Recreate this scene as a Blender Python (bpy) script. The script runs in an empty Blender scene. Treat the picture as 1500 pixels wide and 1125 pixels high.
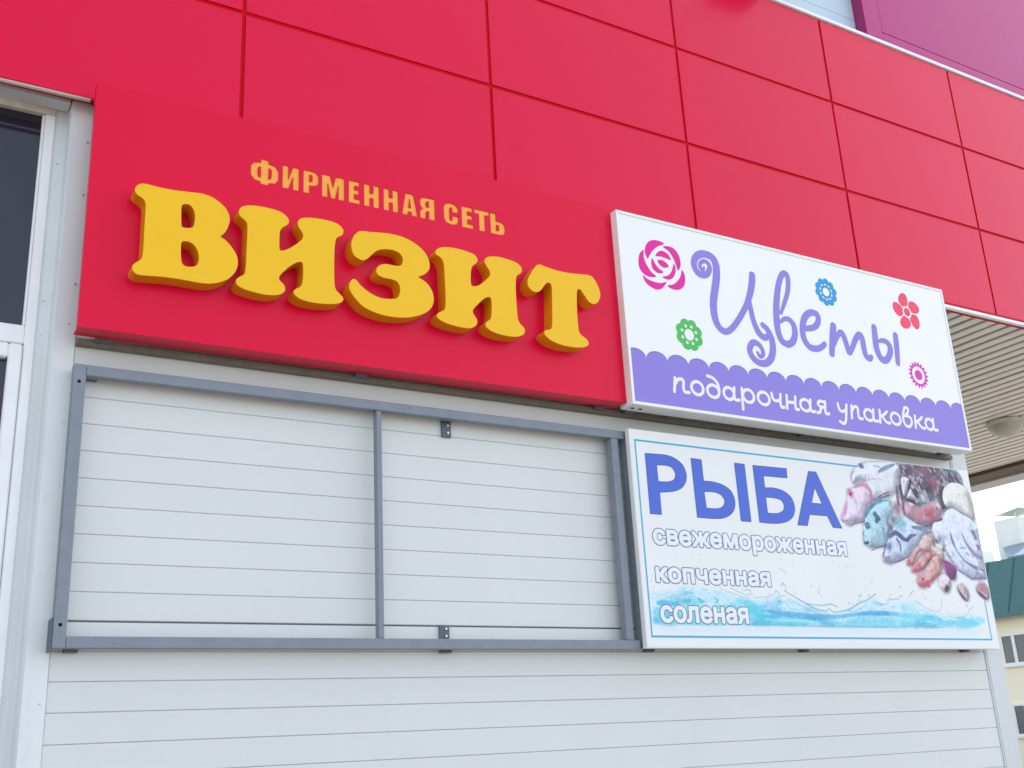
import bpy, bmesh, math, random
import numpy as np
from mathutils import Matrix, Vector

random.seed(7)
rng = np.random.default_rng(7)
S = bpy.context.scene
COL = S.collection
rad = math.radians

# ------------------------------------------------------------------ camera
CAM = Vector((0.0, -4.0288, 1.6))
yaw, pitch, roll = rad(31.6906), rad(18.4653), rad(-3.0175)
fw = Vector((math.sin(yaw)*math.cos(pitch), math.cos(yaw)*math.cos(pitch), math.sin(pitch)))
rt0 = Vector((math.cos(yaw), -math.sin(yaw), 0.0))
up0 = rt0.cross(fw)
rt = rt0*math.cos(roll) + up0*math.sin(roll)
up = up0*math.cos(roll) - rt0*math.sin(roll)
cd = bpy.data.cameras.new('camera')
cd.sensor_width = 36.0
cd.lens = 36.0*1615.88/1500.0
cd.clip_start, cd.clip_end = 0.05, 3000.0
cam = bpy.data.objects.new('camera', cd)
COL.objects.link(cam)
cam.matrix_world = Matrix(((rt.x, up.x, -fw.x, CAM.x), (rt.y, up.y, -fw.y, CAM.y), (rt.z, up.z, -fw.z, CAM.z), (0, 0, 0, 1)))
S.camera = cam

# ------------------------------------------------------------------ sky, sun, exposure
SUN_EL, SUN_AZ = rad(48), rad(78)          # azimuth clockwise from +Y
w = bpy.data.worlds.new('World')
S.world = w
w.use_nodes = True
nt = w.node_tree
bg = nt.nodes['Background']
sky = nt.nodes.new('ShaderNodeTexSky')
sky.sky_type = 'NISHITA'
sky.sun_disc = False
sky.sun_elevation = SUN_EL
sky.sun_rotation = SUN_AZ
sky.air_density, sky.dust_density, sky.ozone_density = 1.0, 1.2, 1.0
hs = nt.nodes.new('ShaderNodeHueSaturation')
hs.inputs['Saturation'].default_value = 0.5
nt.links.new(sky.outputs[0], hs.inputs['Color'])
nt.links.new(hs.outputs[0], bg.inputs['Color'])
bg.inputs['Strength'].default_value = 0.13
sl = bpy.data.lights.new('sun', 'SUN')
sl.energy = 2.5
sl.angle = rad(2)
sl.color = (1.0, 0.965, 0.92)
sun = bpy.data.objects.new('sun', sl)
COL.objects.link(sun)
sd = Vector((math.sin(SUN_AZ)*math.cos(SUN_EL), math.cos(SUN_AZ)*math.cos(SUN_EL), math.sin(SUN_EL)))
sun.rotation_euler = sd.to_track_quat('Z', 'Y').to_euler()
sun.location = (4, -12, 14)
S.view_settings.view_transform = 'Standard'
S.view_settings.look = 'None'
S.view_settings.exposure = 1.63
S.view_settings.gamma = 1.0
S.view_settings.use_curve_mapping = False
S.render.engine = 'CYCLES'
S.cycles.use_denoising = True
S.cycles.max_bounces = 8

# ------------------------------------------------------------------ helpers
def lin(c):
    o = []
    for v in c:
        v = v/255.0
        o.append(v/12.92 if v <= 0.04045 else ((v+0.055)/1.055)**2.4)
    return tuple(o)

def mat(name, rgb, rough=0.5, spec=0.5, metal=0.0, var=0.0, vscale=6.0, bump=0.0, bscale=200.0, coat=0.0, streak=0.0, trans=0.0, rvar=0.0, wave=0.0, specks=0.0, rand=0.0):
    """principled paint with fine procedural colour drift, relief and uneven gloss; rgb is sRGB 0-255"""
    m = bpy.data.materials.new(name)
    m.use_nodes = True
    t = m.node_tree
    b = t.nodes['Principled BSDF']
    c = lin(rgb) + (1.0,)
    b.inputs['Base Color'].default_value = c
    b.inputs['Roughness'].default_value = rough
    b.inputs['Specular IOR Level'].default_value = spec
    b.inputs['Metallic'].default_value = metal
    b.inputs['Coat Weight'].default_value = coat
    b.inputs['Coat Roughness'].default_value = 0.25
    b.inputs['Transmission Weight'].default_value = trans
    tc = None
    if var or bump or streak or rvar or wave or specks or rand:
        tc = t.nodes.new('ShaderNodeNewGeometry')
    if var or streak or specks or rand:
        n = t.nodes.new('ShaderNodeTexNoise')
        n.inputs['Scale'].default_value = vscale
        n.inputs['Detail'].default_value = 6
        t.links.new(tc.outputs['Position'], n.inputs['Vector'])
        mr = t.nodes.new('ShaderNodeMapRange')
        mr.inputs['From Min'].default_value, mr.inputs['From Max'].default_value = 0.3, 0.7
        mr.inputs['To Min'].default_value, mr.inputs['To Max'].default_value = 1-var, 1+var
        t.links.new(n.outputs['Fac'], mr.inputs['Value'])
        src = mr.outputs[0]
        if streak:
            mp = t.nodes.new('ShaderNodeMapping')
            mp.inputs['Scale'].default_value = (1.0, 1.0, 0.05)
            t.links.new(tc.outputs['Position'], mp.inputs['Vector'])
            n2 = t.nodes.new('ShaderNodeTexNoise')
            n2.inputs['Scale'].default_value = 22.0
            n2.inputs['Detail'].default_value = 5
            t.links.new(mp.outputs[0], n2.inputs['Vector'])
            m2 = t.nodes.new('ShaderNodeMapRange')
            m2.inputs['From Min'].default_value, m2.inputs['From Max'].default_value = 0.35, 0.75
            m2.inputs['To Min'].default_value, m2.inputs['To Max'].default_value = 1.0, 1-streak
            t.links.new(n2.outputs['Fac'], m2.inputs['Value'])
            mm = t.nodes.new('ShaderNodeMath')
            mm.operation = 'MULTIPLY'
            t.links.new(src, mm.inputs[0])
            t.links.new(m2.outputs[0], mm.inputs[1])
            src = mm.outputs[0]
        if specks:                                   # sparse chips and dirt specks
            n3 = t.nodes.new('ShaderNodeTexNoise')
            n3.inputs['Scale'].default_value = 70.0
            n3.inputs['Detail'].default_value = 2
            t.links.new(tc.outputs['Position'], n3.inputs['Vector'])
            m3 = t.nodes.new('ShaderNodeMapRange')
            m3.inputs['From Min'].default_value, m3.inputs['From Max'].default_value = 0.70, 0.74
            m3.inputs['To Min'].default_value, m3.inputs['To Max'].default_value = 1.0, 1-specks
            t.links.new(n3.outputs['Fac'], m3.inputs['Value'])
            mq = t.nodes.new('ShaderNodeMath')
            mq.operation = 'MULTIPLY'
            t.links.new(src, mq.inputs[0])
            t.links.new(m3.outputs[0], mq.inputs[1])
            src = mq.outputs[0]
        if rand:                                     # each sheet its own slight tint
            oi = t.nodes.new('ShaderNodeObjectInfo')
            m4 = t.nodes.new('ShaderNodeMapRange')
            m4.inputs['To Min'].default_value, m4.inputs['To Max'].default_value = 1-rand, 1+rand
            t.links.new(oi.outputs['Random'], m4.inputs['Value'])
            mw = t.nodes.new('ShaderNodeMath')
            mw.operation = 'MULTIPLY'
            t.links.new(src, mw.inputs[0])
            t.links.new(m4.outputs[0], mw.inputs[1])
            src = mw.outputs[0]
        mx = t.nodes.new('ShaderNodeVectorMath')
        mx.operation = 'SCALE'
        mx.inputs[0].default_value = c[:3]
        t.links.new(src, mx.inputs['Scale'])
        t.links.new(mx.outputs[0], b.inputs['Base Color'])
    if rvar:
        n = t.nodes.new('ShaderNodeTexNoise')
        n.inputs['Scale'].default_value = 3.0
        n.inputs['Detail'].default_value = 4
        t.links.new(tc.outputs['Position'], n.inputs['Vector'])
        mr = t.nodes.new('ShaderNodeMapRange')
        mr.inputs['From Min'].default_value, mr.inputs['From Max'].default_value = 0.3, 0.7
        mr.inputs['To Min'].default_value, mr.inputs['To Max'].default_value = rough-rvar, rough+rvar
        t.links.new(n.outputs['Fac'], mr.inputs['Value'])
        t.links.new(mr.outputs[0], b.inputs['Roughness'])
    if wave:
        n = t.nodes.new('ShaderNodeTexNoise')
        n.inputs['Scale'].default_value = 2.2
        n.inputs['Detail'].default_value = 2
        t.links.new(tc.outputs['Position'], n.inputs['Vector'])
        bp = t.nodes.new('ShaderNodeBump')
        bp.inputs['Strength'].default_value = wave
        bp.inputs['Distance'].default_value = 0.02
        t.links.new(n.outputs['Fac'], bp.inputs['Height'])
        t.links.new(bp.outputs[0], b.inputs['Normal'])
    if bump:
        n = t.nodes.new('ShaderNodeTexNoise')
        n.inputs['Scale'].default_value = bscale
        n.inputs['Detail'].default_value = 3
        t.links.new(tc.outputs['Position'], n.inputs['Vector'])
        bp = t.nodes.new('ShaderNodeBump')
        bp.inputs['Strength'].default_value = bump
        bp.inputs['Distance'].default_value = 0.002
        t.links.new(n.outputs['Fac'], bp.inputs['Height'])
        t.links.new(bp.outputs[0], b.inputs['Normal'])
    return m

def tag(o, label=None, cat=None, group=None, kind=None):
    if label: o['label'] = label
    if cat: o['category'] = cat
    if group: o['group'] = group
    if kind: o['kind'] = kind
    return o

def link(name, me, m, parent=None):
    o = bpy.data.objects.new(name, me)
    COL.objects.link(o)
    if m is not None and not me.materials:
        me.materials.append(m)
    if parent is not None:
        o.parent = parent
        o.matrix_parent_inverse = parent_matrix(parent).inverted()
    return o

def parent_matrix(o):
    mw = Matrix.LocRotScale(o.location, o.rotation_euler, o.scale)
    return parent_matrix(o.parent) @ o.matrix_parent_inverse @ mw if o.parent else mw

def empty(name, loc):
    o = bpy.data.objects.new(name, None)
    COL.objects.link(o)
    o.location = loc
    o.empty_display_size = 0.2
    return o

class MB:
    """collects shapes into one bmesh"""
    def __init__(s): s.bm = bmesh.new()
    def box(s, x0, x1, y0, y1, z0, z1, bev=0.0, seg=1):
        b = bmesh.new()
        bmesh.ops.create_cube(b, size=1.0, matrix=Matrix.Translation(((x0+x1)/2, (y0+y1)/2, (z0+z1)/2)) @ Matrix.Diagonal((x1-x0, y1-y0, z1-z0, 1)))
        if bev:
            bmesh.ops.bevel(b, geom=b.edges[:], offset=bev, segments=seg, profile=0.5, affect='EDGES')
        return s.take(b)
    def take(s, b):
        me = bpy.data.meshes.new('tmp')
        b.to_mesh(me); b.free()
        s.bm.from_mesh(me)
        bpy.data.meshes.remove(me)
        return s
    def cyl(s, p0, p1, r, n=16, r2=None):
        p0, p1 = Vector(p0), Vector(p1)
        d = p1-p0
        b = bmesh.new()
        q = Vector((0, 0, 1)).rotation_difference(d.normalized()).to_matrix().to_4x4()
        bmesh.ops.create_cone(b, cap_ends=True, segments=n, radius1=r, radius2=r if r2 is None else r2, depth=d.length, matrix=Matrix.Translation((p0+p1)/2) @ q)
        return s.take(b)
    def build(s, name, m, parent=None, smooth=False):
        me = bpy.data.meshes.new(name)
        s.bm.to_mesh(me); s.bm.free()
        if smooth:
            me.polygons.foreach_set('use_smooth', [True]*len(me.polygons))
        return link(name, me, m, parent)

def box(name, x0, x1, y0, y1, z0, z1, m, parent=None, bev=0.0, seg=1):
    return MB().box(x0, x1, y0, y1, z0, z1, bev, seg).build(name, m, parent)

# ---- flat artwork: signed fields filled with marching squares
def catmull(pts, closed=True, n=6):
    P = np.array(pts, float)
    N = len(P)
    out = []
    rngk = range(N) if closed else range(N-1)
    for i in rngk:
        p0 = P[(i-1) % N] if closed or i > 0 else 2*P[0]-P[1]
        p1, p2 = P[i], P[(i+1) % N]
        p3 = P[(i+2) % N] if closed or i+2 < N else 2*P[-1]-P[-2]
        for k in range(n):
            t = k/n
            out.append(0.5*((2*p1)+(p2-p0)*t+(2*p0-5*p1+4*p2-p3)*t*t+(3*p1-p0-3*p2+p3)*t**3))
    if not closed:
        out.append(P[-1])
    return np.array(out)

def seg_dist(X, Z, A, B, ra=None, rb=None):
    """distance to a chain of segments, minus a radius that runs from ra to rb; min over segments"""
    best = np.full(X.shape, 1e9)
    for i in range(len(A)):
        a, b = A[i], B[i]
        d = b-a
        L = d@d + 1e-14
        t = np.clip(((X-a[0])*d[0]+(Z-a[1])*d[1])/L, 0, 1)
        q = np.hypot(X-a[0]-t*d[0], Z-a[1]-t*d[1])
        if ra is not None:
            q = q-(ra[i]+(rb[i]-ra[i])*t)
        np.minimum(best, q, out=best)
    return best

def poly_sd(X, Z, loops):
    """positive inside (even-odd over all loops)"""
    ins = np.zeros(X.shape, bool)
    dist = np.full(X.shape, 1e9)
    for L in loops:
        L = np.asarray(L)
        A, B = L, np.roll(L, -1, axis=0)
        dist = np.minimum(dist, seg_dist(X, Z, A, B))
        for a, b in zip(A, B):
            if a[1] == b[1]: continue
            c = ((a[1] > Z) != (b[1] > Z)) & (X < (b[0]-a[0])*(Z-a[1])/(b[1]-a[1])+a[0])
            ins ^= c
    return np.where(ins, dist, -dist)

def stroke_sd(X, Z, strokes, n=5, scale=1.0):
    best = np.full(X.shape, 1e9)
    for s in strokes:
        c = catmull(s, closed=False, n=n)
        r = c[:, 2]/2*scale
        best = np.minimum(best, seg_dist(X, Z, c[:-1, :2], c[1:, :2], r[:-1], r[1:]))
    return -best

def grid(x0, x1, z0, z1, h):
    nx, nz = int(math.ceil((x1-x0)/h))+1, int(math.ceil((z1-z0)/h))+1
    return np.meshgrid(x0+np.arange(nx)*h, z0+np.arange(nz)*h)

def fill(X, Z, F):
    """polygons covering F > 0 on a regular grid"""
    V, FA, idx = [], [], {}
    def vid(x, z):
        k = (round(x, 6), round(z, 6))
        if k not in idx:
            idx[k] = len(V); V.append(k)
        return idx[k]
    xs, zs = X[0], Z[:, 0]
    pos = F > 0
    full = pos[:-1, :-1] & pos[:-1, 1:] & pos[1:, :-1] & pos[1:, 1:]
    some = (pos[:-1, :-1] | pos[:-1, 1:] | pos[1:, :-1] | pos[1:, 1:]) & ~full
    for j in range(full.shape[0]):
        row = full[j]
        ed = np.flatnonzero(np.diff(np.concatenate(([0], row.astype(int), [0]))))
        for a, b in zip(ed[::2], ed[1::2]):
            FA.append((vid(xs[a], zs[j]), vid(xs[b], zs[j]), vid(xs[b], zs[j+1]), vid(xs[a], zs[j+1])))
    for j, i in zip(*np.nonzero(some)):
        cs = [(xs[i], zs[j], F[j, i]), (xs[i+1], zs[j], F[j, i+1]), (xs[i+1], zs[j+1], F[j+1, i+1]), (xs[i], zs[j+1], F[j+1, i])]
        pl = []
        for k in range(4):
            a, b = cs[k], cs[(k+1) % 4]
            if a[2] > 0: pl.append(vid(a[0], a[1]))
            if (a[2] > 0) != (b[2] > 0):
                t = a[2]/(a[2]-b[2])
                pl.append(vid(a[0]+(b[0]-a[0])*t, a[1]+(b[1]-a[1])*t))
        pl = [p for k, p in enumerate(pl) if p != pl[k-1]]
        if len(pl) > 2: FA.append(tuple(pl))
    return V, FA

def decal(name, X, Z, F, y, m, parent, ox=0.0, oz=0.0):
    """printed film lying on a sign face at depth y, facing -Y"""
    V, FA = fill(X, Z, F)
    me = bpy.data.meshes.new(name)
    me.from_pydata([(ox+a, y, oz+b) for a, b in V], [], FA)
    return link(name, me, m, parent)

def plate(name, loops, depth, y_front, m, parent, ox, oz, bev=0.0):
    """loops filled (holes stay open) and extruded backwards from y_front"""
    cu = bpy.data.curves.new('tmp', 'CURVE')
    cu.dimensions = '2D'
    cu.fill_mode = 'BOTH'
    cu.extrude = depth/2-bev
    cu.bevel_depth = bev
    cu.bevel_resolution = 1
    cu.offset = -bev
    for L in loops:
        s = cu.splines.new('POLY')
        s.points.add(len(L)-1)
        for p, q in zip(s.points, L): p.co = (q[0], q[1], 0, 1)
        s.use_cyclic_u = True
    o = bpy.data.objects.new('tmp', cu)
    COL.objects.link(o)
    bpy.context.view_layer.update()
    me = bpy.data.meshes.new_from_object(o.evaluated_get(bpy.context.evaluated_depsgraph_get()))
    bpy.data.objects.remove(o)
    bpy.data.curves.remove(cu)
    me.name = name
    for v in me.vertices:
        x, yy, z = v.co
        v.co = (ox+x, y_front+depth/2-z, oz+yy)
    me.materials.clear()
    return link(name, me, m, parent)

def vnoise(X, Z, scale, seed, octaves=4):
    """fractal value noise 0..1"""
    r = np.random.default_rng(seed)
    out = np.zeros(X.shape); amp = 1.0; tot = 0
    for o in range(octaves):
        T = r.random((64, 64))
        x, z = X*scale*2**o, Z*scale*2**o
        xi, zi = np.floor(x).astype(int), np.floor(z).astype(int)
        fx, fz = x-xi, z-zi
        fx, fz = fx*fx*(3-2*fx), fz*fz*(3-2*fz)
        g = lambda a, b: T[a % 64, b % 64]
        out += amp*((g(xi, zi)*(1-fx)+g(xi+1, zi)*fx)*(1-fz)+(g(xi, zi+1)*(1-fx)+g(xi+1, zi+1)*fx)*fz)
        tot += amp; amp *= 0.5
    return out/tot

# ------------------------------------------------------------------ artwork outlines of the signs (metres on each sign face)
VIZIT = [('v',[[(.1512,.5404),(.1564,.5597),(.1714,.5726),(.1933,.5757),(.2314,.5738),(.2763,.5734),(.3216,.5767),(.3607,.5806),(.4002,.5839),(.4372,.5776),(.4679,.5622),(.4923,.5416),(.5066,.5151),(.5088,.4896),(.5017,.4585),(.4891,.4338),(.4762,.4179),(.4967,.4061),(.521,.3818),(.5386,.3562),(.5461,.3285),(.5436,.2991),(.531,.2715),(.5085,.2458),(.4794,.2284),(.447,.2168),(.4147,.2124),(.3761,.2124),(.3314,.2133),(.2873,.2121),(.2438,.2089),(.2009,.2043),(.1763,.2052),(.1623,.2163),(.1595,.2329),(.165,.2443),(.1766,.2555),(.1865,.2643),(.192,.2772),(.1937,.3018),(.1939,.3438),(.1933,.4),(.1934,.4569),(.1929,.489),(.1882,.5058),(.1764,.5161),(.1603,.5246)],[(.3244,.5135),(.3356,.5248),(.3532,.5252),(.3668,.5136),(.3756,.4899),(.3761,.4608),(.373,.442),(.3637,.4313),(.3444,.4265),(.3301,.4278),(.3262,.4428),(.3246,.4787)],[(.33,.3589),(.3372,.3697),(.3565,.3715),(.3762,.3634),(.3914,.3413),(.3977,.314),(.3954,.2922),(.3862,.2777),(.3672,.2705),(.348,.2704),(.336,.2807),(.331,.308),(.3297,.3361)]]),('i',[[(.5449,.5347),(.5465,.55),(.5598,.5658),(.5872,.5757),(.6254,.5805),(.6675,.5809),(.7031,.5774),(.7282,.5676),(.7443,.552),(.7466,.5372),(.7397,.5243),(.7221,.5091),(.7117,.4917),(.7093,.4648),(.7093,.4273),(.7124,.4092),(.7272,.4099),(.7518,.4246),(.7801,.4492),(.8015,.4725),(.8071,.4889),(.8011,.5068),(.7886,.5233),(.7848,.5416),(.7896,.558),(.8077,.5697),(.8405,.5768),(.8848,.5803),(.9296,.5791),(.9597,.5714),(.9763,.5554),(.9785,.5402),(.9709,.5254),(.9559,.516),(.9462,.5024),(.941,.4665),(.9388,.4047),(.9389,.3439),(.9411,.299),(.9485,.2778),(.9633,.2654),(.9758,.2526),(.9773,.2416),(.9669,.2286),(.9376,.2176),(.8939,.2109),(.8507,.2087),(.8078,.2124),(.7829,.2227),(.7708,.2352),(.772,.2464),(.7825,.2571),(.7966,.267),(.805,.2818),(.8082,.3121),(.8085,.3495),(.8062,.3677),(.7989,.3738),(.7811,.3682),(.753,.3463),(.7287,.3195),(.7136,.2983),(.7103,.2866),(.7154,.2766),(.7296,.2645),(.7354,.2509),(.7336,.2359),(.7198,.2226),(.6957,.2133),(.6613,.2087),(.6203,.2101),(.5796,.2158),(.5525,.2253),(.5421,.2377),(.543,.2522),(.5547,.2651),(.5692,.275),(.5757,.2871),(.5781,.3202),(.5791,.3862),(.58,.4528),(.5791,.4898),(.5732,.5035),(.5578,.5151),(.5479,.5241)]]),('z',[[(1.0137,.4828),(1.0155,.509),(1.0266,.5373),(1.0453,.5586),(1.0667,.5657),(1.0966,.5677),(1.1399,.5741),(1.1923,.5789),(1.2452,.5757),(1.2939,.5617),(1.3337,.5385),(1.36,.5081),(1.3699,.4744),(1.3655,.4469),(1.3487,.4261),(1.3259,.4113),(1.3141,.4039),(1.3388,.3936),(1.3651,.3721),(1.3821,.3401),(1.3838,.3055),(1.3711,.2731),(1.3437,.2469),(1.299,.2242),(1.2464,.2096),(1.186,.204),(1.1267,.2085),(1.0682,.2263),(1.0269,.2609),(1.0063,.2907),(1.0039,.3112),(1.0106,.3309),(1.0231,.3416),(1.0356,.338),(1.0563,.3164),(1.0939,.2936),(1.1361,.2799),(1.1787,.2813),(1.2133,.2908),(1.2268,.3128),(1.2299,.3391),(1.219,.363),(1.1931,.3712),(1.1587,.3717),(1.1331,.3789),(1.123,.3968),(1.1292,.4152),(1.1466,.4297),(1.1726,.4364),(1.2073,.4361),(1.2337,.4421),(1.2446,.4634),(1.2415,.4848),(1.226,.4993),(1.1998,.5055),(1.1649,.5029),(1.1302,.4907),(1.1042,.4664),(1.0827,.4432),(1.0614,.4322),(1.0362,.4401),(1.0212,.4543)]]),('i',[[(1.3999,.5338),(1.4049,.5483),(1.4256,.5633),(1.4629,.5717),(1.5097,.5739),(1.5567,.5696),(1.5896,.5623),(1.6032,.5467),(1.6044,.5304),(1.5923,.5172),(1.5775,.5034),(1.5697,.4765),(1.5672,.4399),(1.5689,.4151),(1.5828,.4104),(1.6118,.4228),(1.6467,.4545),(1.6651,.478),(1.6633,.4987),(1.6498,.519),(1.6411,.5376),(1.6468,.5552),(1.6667,.5674),(1.7109,.5752),(1.7599,.5727),(1.8041,.5654),(1.8281,.5485),(1.832,.5305),(1.821,.5145),(1.8032,.5),(1.7951,.4634),(1.7936,.3897),(1.7948,.3262),(1.7975,.2905),(1.809,.2698),(1.8267,.2546),(1.8285,.2369),(1.8178,.2218),(1.7877,.2082),(1.7487,.2041),(1.7008,.2056),(1.6585,.2149),(1.6356,.2289),(1.6316,.2442),(1.6418,.2582),(1.6566,.2694),(1.6633,.291),(1.6664,.3317),(1.6643,.3673),(1.6522,.3723),(1.6277,.3591),(1.593,.3237),(1.5732,.3),(1.5708,.2872),(1.5785,.2726),(1.59,.2569),(1.5892,.2391),(1.5791,.2235),(1.5554,.2119),(1.523,.2085),(1.4773,.2108),(1.4322,.2183),(1.4039,.231),(1.3971,.2428),(1.4047,.257),(1.4249,.2691),(1.4362,.2796),(1.4409,.311),(1.4418,.3638),(1.4406,.4344),(1.4394,.4788),(1.4329,.5044),(1.4196,.518),(1.4042,.5257)]]),('t',[[(1.8591,.4843),(1.8654,.5041),(1.8879,.5411),(1.908,.5684),(1.9261,.5795),(1.9515,.5767),(2.0026,.5693),(2.065,.5668),(2.118,.57),(2.161,.5742),(2.1988,.5774),(2.2248,.5657),(2.2484,.5264),(2.2558,.4891),(2.248,.4637),(2.2298,.4414),(2.2045,.4342),(2.1821,.4475),(2.163,.4728),(2.1486,.4912),(2.1363,.4967),(2.1258,.4853),(2.1213,.456),(2.1168,.3891),(2.1166,.3235),(2.1188,.2867),(2.1299,.2698),(2.1598,.2512),(2.1677,.2339),(2.1569,.2184),(2.1194,.2064),(2.0673,.2024),(2.0163,.2049),(1.9666,.2174),(1.9377,.2357),(1.9307,.251),(1.9396,.2633),(1.9602,.2683),(1.9733,.2823),(1.9781,.3198),(1.9832,.4039),(1.9863,.4605),(1.9844,.4902),(1.9716,.4983),(1.9534,.4875),(1.9332,.4604),(1.9117,.4426),(1.8863,.44),(1.8671,.4532),(1.859,.4676)]])]
CVETY = [[[(.5324,.7896,.0126),(.5243,.772,.018),(.5081,.7785,.0215),(.5073,.8009,.0234),(.5301,.8215,.0235),(.5584,.8189,.0254),(.5698,.7968,.029),(.5578,.7654,.0343),(.529,.744,.0359),(.4916,.7474,.0375),(.4698,.7753,.0374),(.4723,.8159,.0394),(.5056,.8523,.0415),(.5503,.8644,.0418),(.5925,.8556,.0438),(.6126,.8269,.0457),(.6141,.7825,.0473),(.6029,.7239,.047),(.5849,.6645,.0466),(.5679,.598,.0462),(.5654,.5267,.0442),(.5837,.4749,.0388),(.6244,.4532,.0354),(.6733,.4789,.0339),(.7351,.5466,.0344),(.7941,.6286,.035),(.8336,.7087,.041),(.8533,.7697,.0432),(.86,.8056,.0415)],[(.8154,.6566,.0278),(.8195,.6006,.0332),(.8295,.5379,.0348),(.8553,.482,.0385),(.8919,.4612,.0349),(.9143,.4751,.0295)],[(.8886,.5313,.0316),(.9197,.5083,.0347),(.9398,.4586,.0407),(.9384,.4022,.0422),(.9155,.3506,.0419),(.8728,.3187,.0381),(.8218,.319,.0362),(.7849,.3467,.0361),(.7773,.386,.0362),(.806,.4217,.0356),(.8425,.4179,.0298),(.8638,.3913,.0273),(.8639,.3636,.0255),(.8409,.3511,.0212),(.828,.3713,.0169)]],[[(1.0522,.4472,.0375),(1.0134,.46,.0392),(.995,.5016,.0411),(.9927,.5662,.0432),(1.0039,.65,.0436),(1.0285,.7453,.0403),(1.0576,.8176,.0368),(1.0875,.8569,.0352),(1.1133,.8533,.0353),(1.1165,.8115,.0332),(1.1003,.7497,.031),(1.0682,.6857,.0269),(1.0321,.6218,.0209)],[(1.0188,.5688,.0189),(1.0515,.5904,.0266),(1.0881,.5914,.0324),(1.114,.561,.0382),(1.1125,.5116,.0399),(1.0868,.4669,.0396),(1.0522,.4472,.0375)]],[[(1.1981,.5595,.0328),(1.2599,.5759,.0351),(1.299,.6113,.0373),(1.3028,.654,.0375),(1.26,.6621,.0373),(1.2117,.6331,.0409),(1.178,.5712,.0405),(1.1742,.5047,.0402),(1.2079,.4581,.0383),(1.2638,.4556,.0367),(1.3088,.4771,.0331),(1.3256,.4912,.0312)]],[[(1.4132,.6085,.0439),(1.3954,.5468,.0435),(1.3703,.4431,.0391)],[(1.3972,.501,.0296),(1.436,.5572,.0339),(1.4682,.5791,.0361),(1.4852,.5538,.0381),(1.4971,.5033,.038),(1.508,.4696,.0359),(1.5357,.5006,.0341),(1.5762,.5592,.0365),(1.6073,.5878,.0388),(1.6267,.572,.0409),(1.6291,.5143,.0407),(1.6366,.4704,.0385),(1.6621,.4562,.0366),(1.6786,.4687,.0306)]],[[(1.7398,.6516,.0418),(1.7363,.599,.0457),(1.7324,.5295,.0454),(1.7525,.4741,.0432),(1.791,.4642,.0413),(1.8311,.5008,.0417),(1.8463,.5462,.0419),(1.8282,.5757,.0357),(1.7907,.5813,.0292),(1.7606,.5725,.0208)],[(1.9085,.6298,.0404),(1.9025,.5632,.0423),(1.8893,.4616,.0356)]]]
ROSE = [[(.1722,.7653),(.1584,.7938),(.166,.8307),(.1873,.8602),(.2207,.8766),(.2618,.8779),(.2861,.8669),(.2445,.8465),(.2042,.8108),(.1826,.7791)],[(.2751,.8512),(.3147,.8608),(.3506,.852),(.3745,.8208),(.3803,.7781),(.3701,.7483),(.3568,.7379),(.349,.7641),(.3351,.8011),(.3113,.8322)],[(.1519,.8082),(.1252,.7833),(.1137,.7422),(.1166,.7041),(.1402,.6777),(.1747,.6687),(.2159,.6779),(.1869,.698),(.1599,.7356),(.1489,.7724)],[(.1326,.6724),(.1408,.6432),(.1649,.6207),(.2034,.6084),(.2403,.6173),(.2658,.6428),(.2751,.66),(.2348,.6472),(.1902,.6484),(.1557,.6574)],[(.3838,.747),(.3987,.7181),(.3954,.678),(.3758,.647),(.3414,.6291),(.3049,.6289),(.2792,.6413),(.322,.6569),(.3583,.6909),(.376,.7218)],[(.2226,.7909),(.2458,.8191),(.274,.8271),(.3046,.8149),(.3195,.7861),(.2879,.7903),(.2518,.7927)],[(.2001,.7746),(.1919,.7418),(.202,.7125),(.2318,.6987),(.2648,.7103),(.235,.7266),(.2153,.7502)],[(.336,.7711),(.3441,.7395),(.3269,.6969),(.2923,.6748),(.2525,.6831),(.2905,.698),(.3168,.7264)],[(.2328,.7693),(.2634,.7752),(.2894,.7645),(.301,.747),(.2723,.7353),(.2461,.7444)]]
PODX = [(.2522,.3489),(.3573,.444),(.4546,.5525),(.5603,.6637),(.6757,.7714),(.7832,.8743),(.8789,.965),(.9767,1.0644),(1.0739,1.1826),(1.1899,1.2809),(1.3483,1.4266),(1.4444,1.5318),(1.5422,1.6495),(1.6574,1.7427),(1.748,1.8373),(1.8455,1.9307),(1.939,2.0256),(2.0284,2.1276)]
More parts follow.
